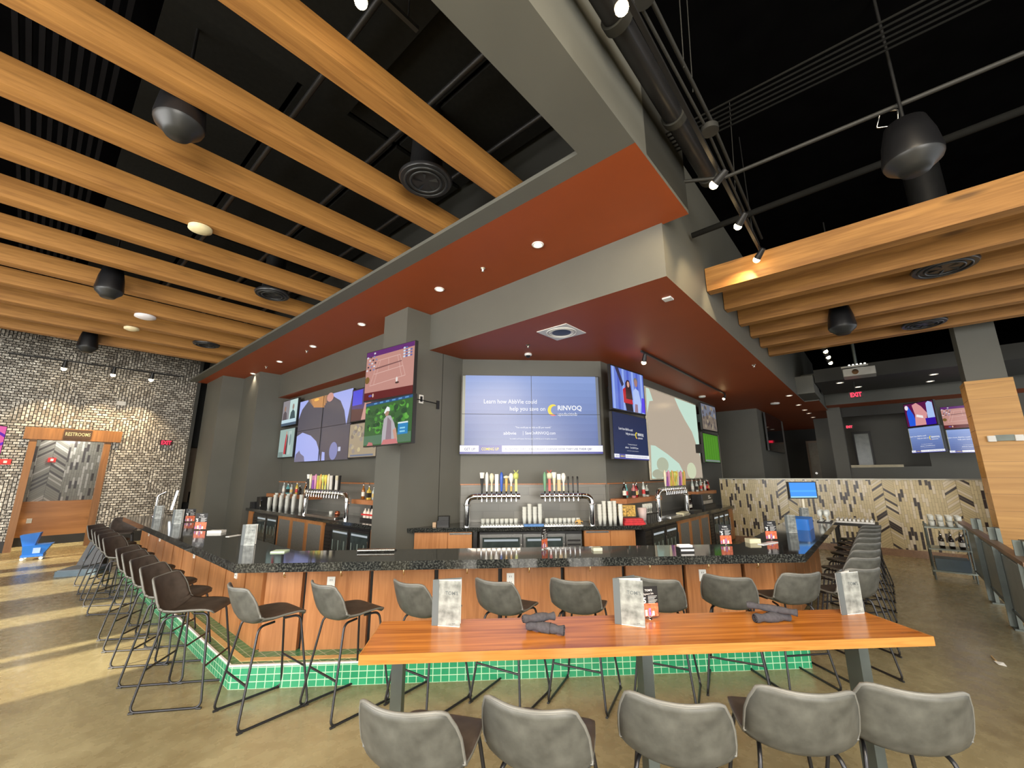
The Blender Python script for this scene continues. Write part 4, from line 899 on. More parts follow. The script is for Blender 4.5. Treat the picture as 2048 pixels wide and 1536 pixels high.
for s in range(11):
    yy = 13.05-s*.2; xx = 4.62-.1*(s % 2)
    for k in range(5 if s < 2 else 7 if s % 2 else 8): glass(xx, yy, 1.0+k*.042, 'cup', 'clear plastic cup on the left back counter, %s stack from the left' % ORD[s], 'stacked plastic cups on the left back counter')
for s in range(5): glass(8.35+.085*(s % 5), 3.75, 1.12, 'wine', 'upturned stem glass on the wire rack right of the red towels', 'stem glasses on the wire rack')
glass(4.75, 9.7, 1.0, 'rocks', 'small glass standing alone under the left tap tower', 'single glass'); 
tag(MB().lathe([(0, 0), (.05, .004), (.06, .05), (.045, .1), (.04, .1), (.05, .05), (0, .01)], mat('copper_mug', (.4, .12, .06), .25, .8)).build('copper_mug', loc=(4.78, 9.45, 1.0)), 'dark copper mug under the left tap tower', 'mug')
# trays and equipment
def tray(x, y, rz, w, d, label):
    t = thing('drip_tray', label, 'tray', (x, y, 1.0), rz, 'steel drip trays'); MB().box(0, w, 0, d, 0, .02, STEEL, .02).build('tray_pan', t)
    m = MB()
    for k in range(int(w/.05)): m.box(.03+k*.05, .045+k*.05, .02, d-.02, .02, .024, CHROME)
    m.build('tray_grate', t)
x, y = P(-.05, 7.66); tray(x, y, A45, .78, .22, 'steel drip tray under the left centre taps')
x, y = P(1.08, 7.66); tray(x, y, A45, .72, .22, 'steel drip tray under the right centre taps')
tray(4.40, 10.3, A90, 1.5, .26, 'steel drip tray under the left back bar taps')
tray(9.0, 3.46, 0, 1.2, .24, 'steel drip tray under the right back bar taps')
x, y = P(.72, 7.74); bx('folded_towel', x+.13, y-.13, 1.0, .36, .12, .03, mat('light_blue_towel', (.12, .28, .62), .8, var=.2, scale=30), A45, 'light blue folded towel between the centre drip trays', 'towel', r=.02)
t = thing('toy_car', 'small orange and black toy car on the right centre drip tray', 'toy', (*P(1.78, 7.98), 1.0), A45)
MB().box(-.07, .07, -.03, .03, .02, .05, TC['gold'], .01).box(-.04, .03, -.028, .028, .05, .075, TC['gold'], .01).build('car_body', t)
for a in (-.045, .045): MB().tube([(a, -.034, .02), (a, .034, .02)], .02, BLK, 14).build('wheel', t)
t = thing('receipt_printer', 'black device with a hinged lid on the counter right of the column', 'device', (*P(-.72, 7.85), 1.0), A45)
MB().box(-.1, .12, -.08, .12, 0, .1, BLKP, .02).build('device_base', t); MB().box(-.08, .12, -.06, .12, .1, .17, BLK, .02).build('device_lid', t); MB().box(-.17, -.11, -.08, -.02, 0, .075, mat('tan_cup', (.45, .3, .18), .5)).build('device_cup', t)
t = thing('towel_pile', 'red folded towels piled at the corner of the right back counter', 'towels', (*P(2.76, 7.82), 1.0), A45)
for k in range(3): MB().box(-.19+.01*k, .2-.02*k, -.1, .1, k*.035, k*.035+.032, mat('red_towel_%d' % k, (.65-.05*k, .04, .05), .8, var=.2, scale=20), .03).build('towel', t)
bx('string_light_box', *P(2.72, 8.05), 1.12, .3, .14, .2, mat('amber_lattice', (.7, .35, .08), .3, var=.9, scale=28), A45, 'glittering amber and brown box behind the red towels', 'box')
bx('box_riser', *P(2.72, 8.05), 1.0, .34, .2, .12, BLK, A45, 'dark riser under the glittering amber box', 'riser')
tag(MB().lathe([(0, 0), (.07, .004), (.09, .24), (.085, .24), (.065, .01), (0, .01)], mat('pale_pink_plastic', (.8, .65, .65), .4), n=18).build('plastic_pitcher', loc=(8.15, 3.7, 1.0)), 'pale pink and white plastic pitcher beside the red towels', 'pitcher')
t = thing('glass_rack', 'black wire rack holding upturned stem glasses left of the right tap tower', 'rack', (8.30, 3.6, 1.0))
m = MB()
for k in range(5): m.tube([(k*.1, 0, 0), (k*.1, 0, .11), (k*.1, .25, .11), (k*.1, .25, 0)], .006, BLK, 6)
m.build('rack_wires', t); MB().box(-.01, .42, 0, .26, .108, .116, BLK).build('rack_shelf', t)
t = thing('cash_register', 'black register with a grey front panel on the right back counter', 'register', (11.75, 3.55, 1.0))
MB().box(0, .95, .05, .4, 0, .1, BLK, .02).build('register_drawer', t); MB().box(.02, .9, .1, .4, .1, .36, BLKP, .03).build('register_body', t)
MB().box(.06, .82, .09, .1, .12, .2, mat('register_front_panel', (.4, .38, .34), .3)).build('front_panel', t); m = MB()
for k in range(5): m.box(.5+.07*(k % 3), .55+.07*(k % 3), .092, .1, .24+.05*(k//3), .27+.05*(k//3), WHITE)
m.build('register_buttons', t)
bx('paper_pad', 9.95, 3.55, 1.0, .5, .16, .05, mat('cream_pad', (.75, .72, .5), .6), .1, 'cream pad lying on the right back counter below the taps', 'pad')
bx('tool_tray', 10.6, 3.52, 1.0, .6, .2, .05, BLK, 0, 'black tray of bar tools left of the register', 'tray')
t = thing('cup_dispenser', 'black open box with a steel lever left of the plastic cup stacks', 'dispenser', (4.45, 13.35, 1.0), A90)
MB().box(-.25, .05, 0, .4, 0, .3, BLK, .01).build('dispenser_box', t); MB().tube([(.08, 0, .05), (.08, 0, .2), (.14, 0, .22)], .012, STEEL, 8).build('dispenser_lever', t)
bx('black_printer', 4.5, 13.72, 1.0, .14, .3, .16, BLKP, A90, 'black printer at the far left end of the back counter', 'printer')
t = thing('shaker_rack', 'red and black rack of pale shaker bottles under the shelf beside the column', 'rack', (4.62, 8.15, 1.0), A90)
MB().box(-.02, .9, 0, .3, 0, .05, BLK).build('rack_base', t); MB().box(-.02, .9, .02, .03, .1, .13, REDP).build('rack_band', t)
for k in range(7):
    for j in range(2): MB().lathe([(.04, .05), (.042, .15), (.03, .18), (.015, .2), (.014, .23), (0, .23)], [mat('pale_shaker', (.8, .7, .6), .4), BLKP][j], (k*.13+.05, .07+j*.14, j*.05), 10).build('shaker_bottle', t)

# ================================================================== SCREENS
ES = .72
def em(r, g, b, s=1): return emis('screen_%d_%d_%d' % (r, g, b), sr(r, g, b), ES*s)
_ec = {}
def E(r, g, b, s=1):
    k = (r, g, b, s)
    if k not in _ec: _ec[k] = em(r, g, b, s)
    return _ec[k]
def tv(x, y, zt, rz, w, h, label, content, group='wall televisions', name='television', depth=.06, arm=.0, ax=(.4, .6)):
    t = thing(name, label, 'television', (x, y, zt-h), radians(rz), group); b = .014
    MB().box(0, w, 0, depth, 0, h, BLKP).build('television_case', t)
    m = MB(); m.rect(b, w-b, b, h-b, -.001, E(20, 22, 26)); content(m, w, h); m.build('screen', t)
    if arm: MB().box(w*ax[0], w*ax[1], depth, depth+arm, h*.35, h*.65, BLK).build('wall_bracket', t)
    return t
def R4(m, w, h, x0, x1, z0, z1, l, mt): m.rect(x0*w, x1*w, z0*h, z1*h, -.002*(l+1), mt)
def PG(m, w, h, pts, l, mt): m.poly([(a*w, c*h) for a, c in pts], -.002*(l+1), mt)
def ell(cx, cz, rx, rz_, n=18): return [(cx+rx*cos(2*pi*k/n), cz+rz_*sin(2*pi*k/n)) for k in range(n)]
B1, B2, WHT, NAVY, YEL = E(128, 150, 205), E(108, 128, 182), E(245, 246, 250), E(40, 40, 120), E(245, 220, 40)
def ad(m, w, h, bg1=B1, bg2=B2, dk=False, mg=.03):
    N = 10
    for k in range(N):
        f = k/(N-1); c = [int(a*(1-f)+b_*f) for a, b_ in zip((96, 114, 168) if not dk else (30, 44, 84), (134, 158, 214) if not dk else (28, 42, 78))]
        R4(m, w, h, mg, 1-mg, .115+.88*k/N, .115+.88*(k+1)/N, 0, E(*c))
    if not dk: R4(m, w, h, .01, mg, .115, .99, 0, E(150, 152, 140)); R4(m, w, h, 1-mg, .99, .115, .99, 0, E(120, 124, 130))
    u = h
    def tx(s, x, z, sz, al='LEFT', mt=WHT, sx=1, bold=0): m.text(s, x*w, z*h, sz*u, -.007, mt, al, sx, bold)
    tx('Learn how AbbVie could', .54, .635, .078, 'RIGHT', sx=.86); tx('help you save on', .60, .545, .078, 'RIGHT', sx=.86)
    PG(m, w, h, [(.655+.04*cos(a), .555+.075*sin(a)) for a in [radians(70+22*k) for k in range(10)]]+[(.668+.03*cos(a), .555+.055*sin(a)) for a in [radians(268-22*k) for k in range(10)]], 1, YEL)
    PG(m, w, h, [(.625, .50), (.645, .485), (.675, .48), (.665, .492)], 2, E(240, 60, 120))
    tx('RINVOQ', .685, .555, .085, bold=.02, sx=.95); tx('upadacitinib', .685, .485, .06, sx=.88)
    tx('"You could pay as little as $5 per month"', .51, .325, .032, 'CENTER', sx=.85)
    tx('abbvie', .30, .245, .055, sx=1.15); R4(m, w, h, .437, .439, .235, .29, 3, WHT); tx('SaveOnRINVOQ.com', .452, .248, .052, sx=.82)
    tx('*See available to all US patients. Restrictions apply. See RINVOQ.com for full eligibility requirements.', .51, .188, .018, 'CENTER', sx=.8)
    R4(m, w, h, .0, 1, .01, .115, 2, E(88, 88, 165)); R4(m, w, h, .0, .13, .035, .11, 3, WHT); R4(m, w, h, .29, 1.0, .035, .11, 3, WHT)
    m.text('GET UP', .03*w, .052*h, .045*h, -.010, NAVY, 'LEFT', .9, .01); m.text('COMING UP', .148*w, .052*h, .048*h, -.010, YEL, 'LEFT', .8, .01)
    m.text("JALEN'S PAY DAY - WILL EAGLES CHANGE HOW THEY USE THEIR QB?", .305*w, .055*h, .038*h, -.010, NAVY, 'LEFT', .92, .0)
# centre video wall of four panels
vx, vy = P(-.475, 8.34); W_, H_ = 2.88, 1.62
t = thing('video_wall', 'large four-panel video wall showing a blue advert above the centre beer taps', 'video wall', (vx, vy, 2.285), A45)
for i in (0, 1):
    for j in (0, 1): MB().box(i*W_/2+.002, (i+1)*W_/2-.002, 0, .07, j*H_/2+.002, (j+1)*H_/2-.002, BLKP).build('display_panel', t)
m = MB(); ad(m, W_, H_); m.build('advert_picture', t)
m = MB().box(W_/2-.004, W_/2+.004, -.013, 0, 0, H_, BLKP).box(0, W_, -.013, 0, H_/2-.004, H_/2+.004, BLKP); m.build('panel_seams', t)
# left video wall
t = thing('video_wall', 'large four-panel video wall with a dark silhouette on lavender, on the left back wall', 'video wall', (4.97, 12.6, 2.27), A90)
W_, H_ = 3.08, 1.73
for i in (0, 1):
    for j in (0, 1): MB().box(i*W_/2+.002, (i+1)*W_/2-.002, 0, .07, j*H_/2+.002, (j+1)*H_/2-.002, BLKP).build('display_panel', t)
m = MB(); LAV = E(168, 178, 240)
R4(m, W_, H_, 0, 1, 0, 1, 0, LAV)
DKS = E(82, 78, 90)
PG(m, W_, H_, [(.0, .42), (.0, .70), (.06, .86), (.17, .97), (.20, 1), (.62, 1), (.70, .93), (.80, .86), (.88, .70), (.93, .48), (.99, .9), (1, 1), (1, 0), (.52, 0), (.50, .12), (.47, .2), (.42, .3), (.30, .40), (.12, .47)], 1, DKS)
for k in range(5): PG(m, W_, H_, [(.17+.02*k, 1), (.19+.03*k, .97-.03*k), (.60-.02*k, .93-.03*k), (.62-.03*k, 1)], 2+k, E(110+22*k, 92+12*k, 92-2*k))
PG(m, W_, H_, ell(.62, .95, .06, .07), 7, E(205, 150, 140)); PG(m, W_, H_, ell(.36, .965, .05, .022), 8, E(250, 190, 90))
PG(m, W_, H_, [(0, .0), (.02, .12), (.09, .18), (.12, .13), (.2, .08), (.22, .0)], 2, E(120, 115, 140)); PG(m, W_, H_, ell(.75, .13, .07, .13), 3, E(130, 135, 185))
PG(m, W_, H_, [(.44, 0), (.45, .15), (.49, .13), (.5, 0)], 3, LAV); PG(m, W_, H_, [(.55, 0), (.55, .13), (.6, .12), (.61, 0)], 3, LAV)
R4(m, W_, H_, .83, .87, .12, .18, 4, E(200, 205, 230))
m.build('video_picture', t)
m = MB().box(W_/2-.004, W_/2+.004, -.022, 0, 0, H_, BLKP).box(0, W_, -.022, 0, H_/2-.004, H_/2+.004, BLKP); m.build('panel_seams', t)
def c_talk(m, w, h):
    R4(m, w, h, .02, .48, .25, .98, 0, E(140, 135, 140)); R4(m, w, h, .48, .98, .25, .98, 0, E(190, 215, 210)); PG(m, w, h, [(.08, .25), (.1, .5), (.2, .6), (.32, .5), (.36, .25)], 1, E(90, 80, 85)); PG(m, w, h, ell(.2, .68, .06, .1), 2, E(150, 120, 105))
    PG(m, w, h, [(.55, .25), (.6, .5), (.72, .6), (.84, .5), (.9, .25)], 1, E(60, 80, 85)); PG(m, w, h, ell(.73, .7, .06, .11), 2, E(150, 130, 120)); R4(m, w, h, .02, .98, .12, .25, 1, E(190, 215, 225)); R4(m, w, h, .02, .98, .02, .12, 1, E(70, 90, 110))
def c_show(m, w, h):
    R4(m, w, h, .02, .98, .02, .98, 0, E(155, 178, 172)); PG(m, w, h, [(.38, .12), (.4, .45), (.45, .8), (.52, .8), (.5, .45), (.55, .12)], 1, E(190, 50, 60)); PG(m, w, h, [(.5, .12), (.52, .5), (.56, .8), (.6, .7), (.58, .1)], 2, E(60, 45, 50)); PG(m, w, h, ell(.48, .85, .03, .06), 2, E(190, 150, 130)); R4(m, w, h, .62, .8, .1, .9, 1, E(175, 195, 190)); PG(m, w, h, ell(.75, .6, .06, .2), 2, E(130, 150, 150)); R4(m, w, h, .05, .35, .02, .2, 1, E(120, 140, 135))
def c_tennis(m, w, h):
    R4(m, w, h, .01, .99, .17, .99, 0, E(190, 138, 128)); R4(m, w, h, .01, .99, .02, .17, 1, E(95, 12, 22)); PG(m, w, h, [(.01, .88), (.01, .99), (.99, .99), (.99, .9)], 1, E(92, 30, 110))
    for k in range(16): PG(m, w, h, ell(.04+.05*(k % 4)+.02*(k % 3), .62+.065*(k//3), .022, .02, 7), 2, [E(210, 210, 220), E(60, 50, 70), E(130, 130, 170)][k % 3])
    for k in range(14): PG(m, w, h, ell(.8+.045*(k % 4), .74+.055*(k//4), .022, .02, 7), 2, [E(200, 215, 235), E(90, 100, 160)][k % 2])
    LN = E(215, 175, 165)
    def ln(a, b2, t_=.006): d = Vector((b2[0]-a[0], b2[1]-a[1])).normalized(); n = (-d.y*t_*.6, d.x*t_); PG(m, w, h, [(a[0]-n[0], a[1]-n[1]), (b2[0]-n[0], b2[1]-n[1]), (b2[0]+n[0], b2[1]+n[1]), (a[0]+n[0], a[1]+n[1])], 3, LN)
    for a, b2 in (((.12, .3), (.84, .38)), ((.27, .78), (.72, .8)), ((.12, .3), (.27, .78)), ((.84, .38), (.72, .8)), ((.2, .52), (.79, .57)), ((.5, .55), (.49, .79)), ((.2, .31), (.32, .78)), ((.77, .38), (.67, .8))): ln(a, b2)
    PG(m, w, h, [(.22, .64), (.76, .68), (.76, .66), (.22, .61)], 4, E(120, 80, 80)); PG(m, w, h, ell(.68, .33, .02, .05, 8), 4, E(230, 220, 215)); PG(m, w, h, ell(.69, .27, .04, .02, 8), 4, E(60, 35, 35)); PG(m, w, h, ell(.15, .1, .04, .025, 8), 4, E(90, 80, 160)); PG(m, w, h, ell(.21, .1, .015, .04, 8), 5, E(225, 190, 170)); PG(m, w, h, ell(.06, .42, .05, .07), 3, E(120, 90, 40))
def c_golf(m, w, h):
    R4(m, w, h, .01, .99, .02, .98, 0, E(48, 96, 44)); rnd = random.Random(3)
    for k in range(70): PG(m, w, h, ell(rnd.uniform(.05, .92), rnd.uniform(.3, .85), rnd.uniform(.02, .06), rnd.uniform(.03, .07), 7), 1+k % 2, [E(70, 140, 50), E(40, 84, 40), E(96, 170, 66), E(30, 70, 38)][k % 4])
    R4(m, w, h, .01, .99, .04, .24, 3, E(78, 116, 88)); R4(m, w, h, .01, .99, .92, .98, 3, E(25, 80, 130))
    for k in range(6): R4(m, w, h, .2+.13*k, .27+.13*k, .935, .965, 4, E(90, 150, 200))
    PG(m, w, h, [(.42, .02), (.42, .3), (.44, .56), (.5, .64), (.58, .62), (.66, .45), (.72, .2), (.74, .04), (.7, .02)], 4, E(178, 172, 178)); PG(m, w, h, [(.5, .1), (.52, .6), (.6, .5), (.62, .1)], 5, E(140, 120, 130))
    PG(m, w, h, ell(.5, .7, .045, .08), 5, E(170, 130, 110)); PG(m, w, h, [(.44, .7), (.46, .76), (.5, .83), (.55, .8), (.56, .72), (.5, .73), (.46, .68)], 6, E(235, 240, 240))
    PG(m, w, h, [(.64, .3), (.68, .12), (.74, .1), (.7, .35)], 5, E(200, 150, 130)); R4(m, w, h, .74, .93, .2, .42, 5, E(30, 130, 190)); R4(m, w, h, .74, .93, .42, .45, 6, E(220, 235, 240)); R4(m, w, h, .78, .88, .24, .27, 6, E(140, 210, 235)); R4(m, w, h, .78, .88, .31, .34, 6, E(140, 210, 235))
    PG(m, w, h, [(.42, .02), (.46, .12), (.72, .12), (.76, .02)], 7, E(200, 120, 120)); PG(m, w, h, [(.1, .02), (.14, .1), (.22, .08), (.24, .02)], 7, E(190, 110, 110))
def c_women(m, w, h):
    R4(m, w, h, .02, .98, .03, .97, 0, E(104, 128, 214))
    for k in range(7): R4(m, w, h, .04+.14*k, .10+.14*k, .03, .97, 1, [E(150, 175, 240), E(80, 100, 200)][k % 2])
    PG(m, w, h, [(.12, .97), (.22, .97), (.36, .62), (.3, .55)], 2, E(50, 50, 80)); PG(m, w, h, [(.33, .2), (.32, .5), (.42, .58), (.55, .56), (.6, .2)], 3, E(185, 25, 45)); PG(m, w, h, [(.4, .03), (.36, .2), (.58, .2), (.6, .03)], 3, E(30, 25, 40)); PG(m, w, h, [(.4, .3), (.4, .66), (.45, .74), (.52, .74), (.56, .6), (.6, .3)], 4, E(50, 30, 35)); PG(m, w, h, ell(.48, .64, .035, .07), 5, E(215, 165, 150))
    PG(m, w, h, [(.62, .03), (.64, .3), (.62, .5), (.7, .6), (.8, .55), (.86, .25), (.82, .03)], 3, E(175, 195, 245)); PG(m, w, h, ell(.72, .72, .05, .09), 5, E(165, 125, 120)); PG(m, w, h, ell(.72, .77, .06, .08), 4, E(120, 120, 110)); PG(m, w, h, [(.64, .03), (.66, .22), (.74, .22), (.74, .03)], 4, E(150, 120, 140))
    PG(m, w, h, [(.86, .05), (.88, .4), (.97, .4), (.97, .05)], 4, E(90, 70, 230))
def c_hill(m, w, h):
    R4(m, w, h, .02, .98, .03, .97, 0, E(120, 108, 96)); PG(m, w, h, [(.02, .45), (.5, .6), (.98, .5), (.98, .97), (.02, .97)], 1, E(110, 115, 130)); rnd = random.Random(5)
    for k in range(30): PG(m, w, h, ell(rnd.uniform(.1, .9), rnd.uniform(.1, .9), .05, .08, 6), 2, [E(80, 74, 74), E(150, 138, 118), E(96, 88, 84)][k % 3])
def c_field(m, w, h):
    R4(m, w, h, .02, .98, .03, .97, 0, E(70, 130, 30)); rnd = random.Random(2)
    for k in range(6): R4(m, w, h, .05+.15*k, .12+.15*k, .12, .9, 1, E(78, 140, 36))
    R4(m, w, h, .05, .95, .04, .1, 2, E(120, 130, 130))
def c_crowd(m, w, h):
    R4(m, w, h, .02, .98, .03, .97, 0, E(80, 60, 110)); R4(m, w, h, .04, .4, .5, .95, 1, E(80, 80, 220)); PG(m, w, h, [(.4, .03), (.5, .5), (.45, .9), (.7, .9), (.75, .03)], 2, E(200, 150, 140)); PG(m, w, h, [(.02, .03), (.02, .4), (.98, .3), (.98, .03)], 1, E(90, 55, 55))
def c_rocks(m, w, h):
    R4(m, w, h, .02, .98, .03, .97, 0, E(165, 150, 125)); rnd = random.Random(8)
    for k in range(26): PG(m, w, h, ell(rnd.uniform(.08, .92), rnd.uniform(.15, .9), .06, .07, 6), 1, [E(130, 118, 108), E(195, 180, 140), E(150, 140, 135)][k % 3])
    R4(m, w, h, .1, .9, .05, .1, 2, E(110, 120, 140))
def c_match(m, w, h):
    R4(m, w, h, .02, .98, .03, .97, 0, E(90, 20, 70)); PG(m, w, h, [(.1, .05), (.08, .6), (.16, .9), (.3, .5), (.36, .05)], 1, E(40, 90, 220)); PG(m, w, h, ell(.1, .82, .06, .1), 2, E(235, 225, 235)); PG(m, w, h, [(.3, .05), (.35, .5), (.3, .9), (.45, .97), (.6, .8), (.75, .5), (.66, .05)], 2, E(215, 150, 150)); PG(m, w, h, [(.38, .4), (.4, .5), (.6, .42), (.6, .32)], 3, E(240, 235, 235)); PG(m, w, h, [(.74, .3), (.76, .9), (.84, .97), (.96, .9), (.97, .3)], 1, E(170, 195, 240)); R4(m, w, h, .66, .97, .03, .3, 3, E(50, 20, 160))
def c_pink(m, w, h): R4(m, w, h, .02, .98, .03, .97, 0, E(240, 110, 175)); PG(m, w, h, [(.5, .97), (.98, .7), (.98, .6), (.4, .97)], 1, E(110, 50, 180)); PG(m, w, h, [(.3, .03), (.98, .45), (.98, .35), (.4, .03)], 1, E(120, 60, 200))
def c_off(m, w, h): m.rect(.014, w-.014, .014, h-.014, -.002, mat('switched_off_screen', (.01, .01, .012), .05, var=0))
tv(4.93, 13.78, 4.15, -90, 1.12, .80, 'upper small television at the far left, showing two people talking', c_talk, arm=.1)
tv(4.93, 13.78, 3.27, -90, 1.12, .86, 'lower small television at the far left, showing a performer in red', c_show, arm=.1)
tv(4.93, 9.48, 3.93, -90, 1.25, .80, 'upper television right of the silhouette video wall, partly behind the tennis television', c_crowd, arm=.1)
tv(4.93, 9.48, 3.10, -90, 1.25, .82, 'lower television right of the silhouette video wall, showing pale rocks', c_rocks, arm=.1)
tv(3.70, 6.70, 4.05, -84, 1.28, .90, 'television on the grey column showing a clay tennis court', c_tennis, arm=.48, ax=(.03, .25))
tv(3.66, 6.53, 3.10, -91, 1.40, .745, 'television on the grey column showing a golfer among green trees', c_golf, arm=.53, ax=(.02, .13))
tv(7.33, 3.80, 4.06, -4, 1.36, .92, 'upper television right of the centre video wall, showing two women on blue', c_women, arm=.36)
tv(7.3, 3.80, 3.10, 0, 1.60, .92, 'lower television right of the centre video wall, showing the dark blue advert', lambda m, w, h: ad(m, w, h, dk=True, mg=.01), arm=.37)
tv(13.1, 3.86, 4.02, -3, 1.27, .83, 'upper television beyond the projection screen, showing a rocky hillside', c_hill, arm=.31)
tv(12.6, 3.74, 3.07, 0, 1.52, .86, 'lower television beyond the projection screen, showing a green field', c_field, arm=.43)
tv(18.3, 3.08, 4.2, 0, 3.4, 1.45, 'large switched-off glossy screen on the far wall beyond the projection screen', c_off)
tv(16.95, -.75, 3.9, -139, .9, .70, 'far television at right showing athletes, upper left of four', c_match)
tv(16.85, -.74, 3.17, -139, .95, .72, 'far television at right showing the advert, lower left of four', ad)
tv(18.3, -1.62, 3.88, -100, .9, .68, 'far television at right showing a clay court, upper one beside the wood-clad column', c_tennis)
tv(18.2, -1.62, 3.17, -100, .9, .70, 'far television at right showing the advert, lower one beside the wood-clad column', ad)
tv(-.88, 11.95, 2.86, 57, .9, .56, 'television with pink picture cut by the left edge of the photo', c_pink, arm=.2)
# projection screen and projector
t = thing('projection_screen', 'wide projection screen with a faded projected picture on the right back wall', 'projection screen', (9.78, 4.16, 1.76))
W_, H_ = 3.86, 2.29
MB().box(0, W_, 0, .03, 0, H_, mat('screen_border_cream', (.8, .75, .6), .6)).build('screen_frame', t)
m = MB(); PB, PM = E(182, 168, 150), E(196, 224, 208)
R4(m, W_, H_, .012, .99, .012, .985, 0, PB)
PG(m, W_, H_, [(.02, .985), (.012, .7), (.06, .84), (.12, .86), (.07, .985)], 1, PM); PG(m, W_, H_, [(.52, .985), (.6, .86), (.7, .74), (.84, .6), (.92, .43), (.985, .28), (.99, .985)], 1, PM)
PG(m, W_, H_, [(.012, .012), (.03, .36), (.1, .36), (.3, .28), (.5, .18), (.6, .04), (.6, .012)], 1, PM); PG(m, W_, H_, ell(.2, .16, .1, .08), 2, E(178, 184, 160)); PG(m, W_, H_, ell(.75, .1, .1, .1), 2, E(205, 212, 180)); PG(m, W_, H_, ell(.12, .06, .1, .05), 2, E(170, 172, 150))
m.build('projected_picture', t)
t = thing('ceiling_projector', 'grey projector hanging from the dark ceiling beyond the right oak beams', 'projector', (14.0, .08, 4.42), A90)
PRJ = mat('projector_grey', (.3, .3, .28), .4); MB().box(-.34, .33, 0, .5, 0, .2, PRJ, .02).build('projector_body', t)
MB().tube([(-.08, -.02, .1), (-.08, .02, .1)], .07, CHROME, 18).build('lens', t); m = MB().box(-.36, .2, -.02, .45, .23, .27, PRJ); m.box(-.12, .1, .1, .3, .2, .23, PRJ); m.build('mount_plate', t)
for k in range(5): MB().lathe([(0, .03), (.02, .02), (.025, 0)], emis('glint', (1, .95, .85), 2), (-.18+.08*k, -.02, .28), 8).build('mount_glint', t)  # glowing beads stand in for bright glints along the mount
MB().tube([(-.04, .2, .27), (-.04, .2, 2.16)], .035, RAILM, 12).build('hanging_pole', t)
# signs
REDE = emis('exit_red', (1, .02, .06), 2.0); SIGNB = mat('exit_sign_box', (.03, .003, .005), .4)
def exit_sign(x, y, z, rz, w, label, hang=0):
    h = w*.55; t = thing('exit_sign', label, 'sign', (x, y, z), rz, 'red exit signs')
    MB().box(-w/2, w/2, 0, .05, 0, h, SIGNB).build('sign_box', t)
    m = MB(); m.text('EXIT', 0, h*.16, h*.98, -.003, REDE, 'CENTER', sx=.74, bold=.03); m.build('lettering', t)
    if hang: MB().tube([(0, .025, h), (0, .025, h+hang)], .01, BLK, 6).build('sign_stem', t)
exit_sign(2.77, 17.08, 2.85, 0, .31, 'red EXIT sign on the silvery brick wall right of the restrooms')
exit_sign(16.2, .27, 4.14, A90, .33, 'red EXIT sign hanging under the dark soffit behind the projector', .33)
exit_sign(26.0, 1.85, 3.48, A90, .3, 'small red EXIT sign above the far pale door', .6)
exit_sign(20.2, .70, 3.55, A90, .22, 'small red EXIT sign on the grey wall above the far window opening')
t = thing('restrooms_sign', 'dark wooden sign with pale letters reading RESTROOMS over the doorway', 'sign', (.78, 17.02, 2.94))
MB().box(-.28, .28, 0, .04, 0, .24, mat('dark_sign_wood', (.05, .025, .012), .5)).build('sign_board', t)
m = MB(); m.text('RESTROOMS', 0, .07, .135, -.004, emis('lit_letters', sr(250, 225, 150), .9), 'CENTER', sx=.66, bold=.015); m.build('lettering', t)
t = thing('fire_alarm', 'red fire alarm strobe on the brick wall at the left edge', 'fire alarm', (-.42, 17.1, 2.2)); MB().box(-.1, .1, 0, .05, 0, .14, REDP).build('alarm_body', t); MB().box(-.03, .03, -.02, 0, .04, .1, WHITE).build('strobe_lens', t)
t = thing('fire_alarm', 'red fire alarm strobe on the tiled wall inside the restroom doorway', 'fire alarm', (.42, 18.24, 2.3)); MB().box(-.08, .08, 0, .05, 0, .13, REDP).build('alarm_body', t); MB().box(-.03, .03, -.02, 0, .03, .1, WHITE).build('strobe_lens', t)
bx('wall_plate', 1.55, 17.13, 4.0, .2, .03, .12, WHITE, 0, 'pale rectangular plate on the silvery brick wall above the restroom sign', 'wall plate')
bx('door_closer_box', .25, 18.2, .62, .1, .06, .12, WHITE, 0, 'small pale box on the restroom wainscot above the blue mop bucket', 'box')
t = thing('wall_outlet', 'white cable outlet on the dark wall beside the golf television', 'outlet', (4.62, 6.29, 3.28)); MB().box(-.05, .05, -.01, 0, -.08, .08, WHITE).build('outlet_plate', t); MB().box(-.025, .025, -.02, -.01, -.05, .05, BLK).build('cable_plug', t)
t = thing('wall_outlet', 'small black double outlet right of the white cable outlet', 'outlet', (5.02, 6.29, 3.22)); MB().box(-.035, .035, -.012, 0, -.08, .08, BLK).build('outlet_plate', t)
pipe('television_cable', [(4.3, 6.2, 3.35), (4.45, 6.25, 3.26), (4.62, 6.26, 3.26), (4.98, 6.27, 3.24)], .008, 'black cable running from the golf television to the wall outlets', BLK, 'cable', 6)

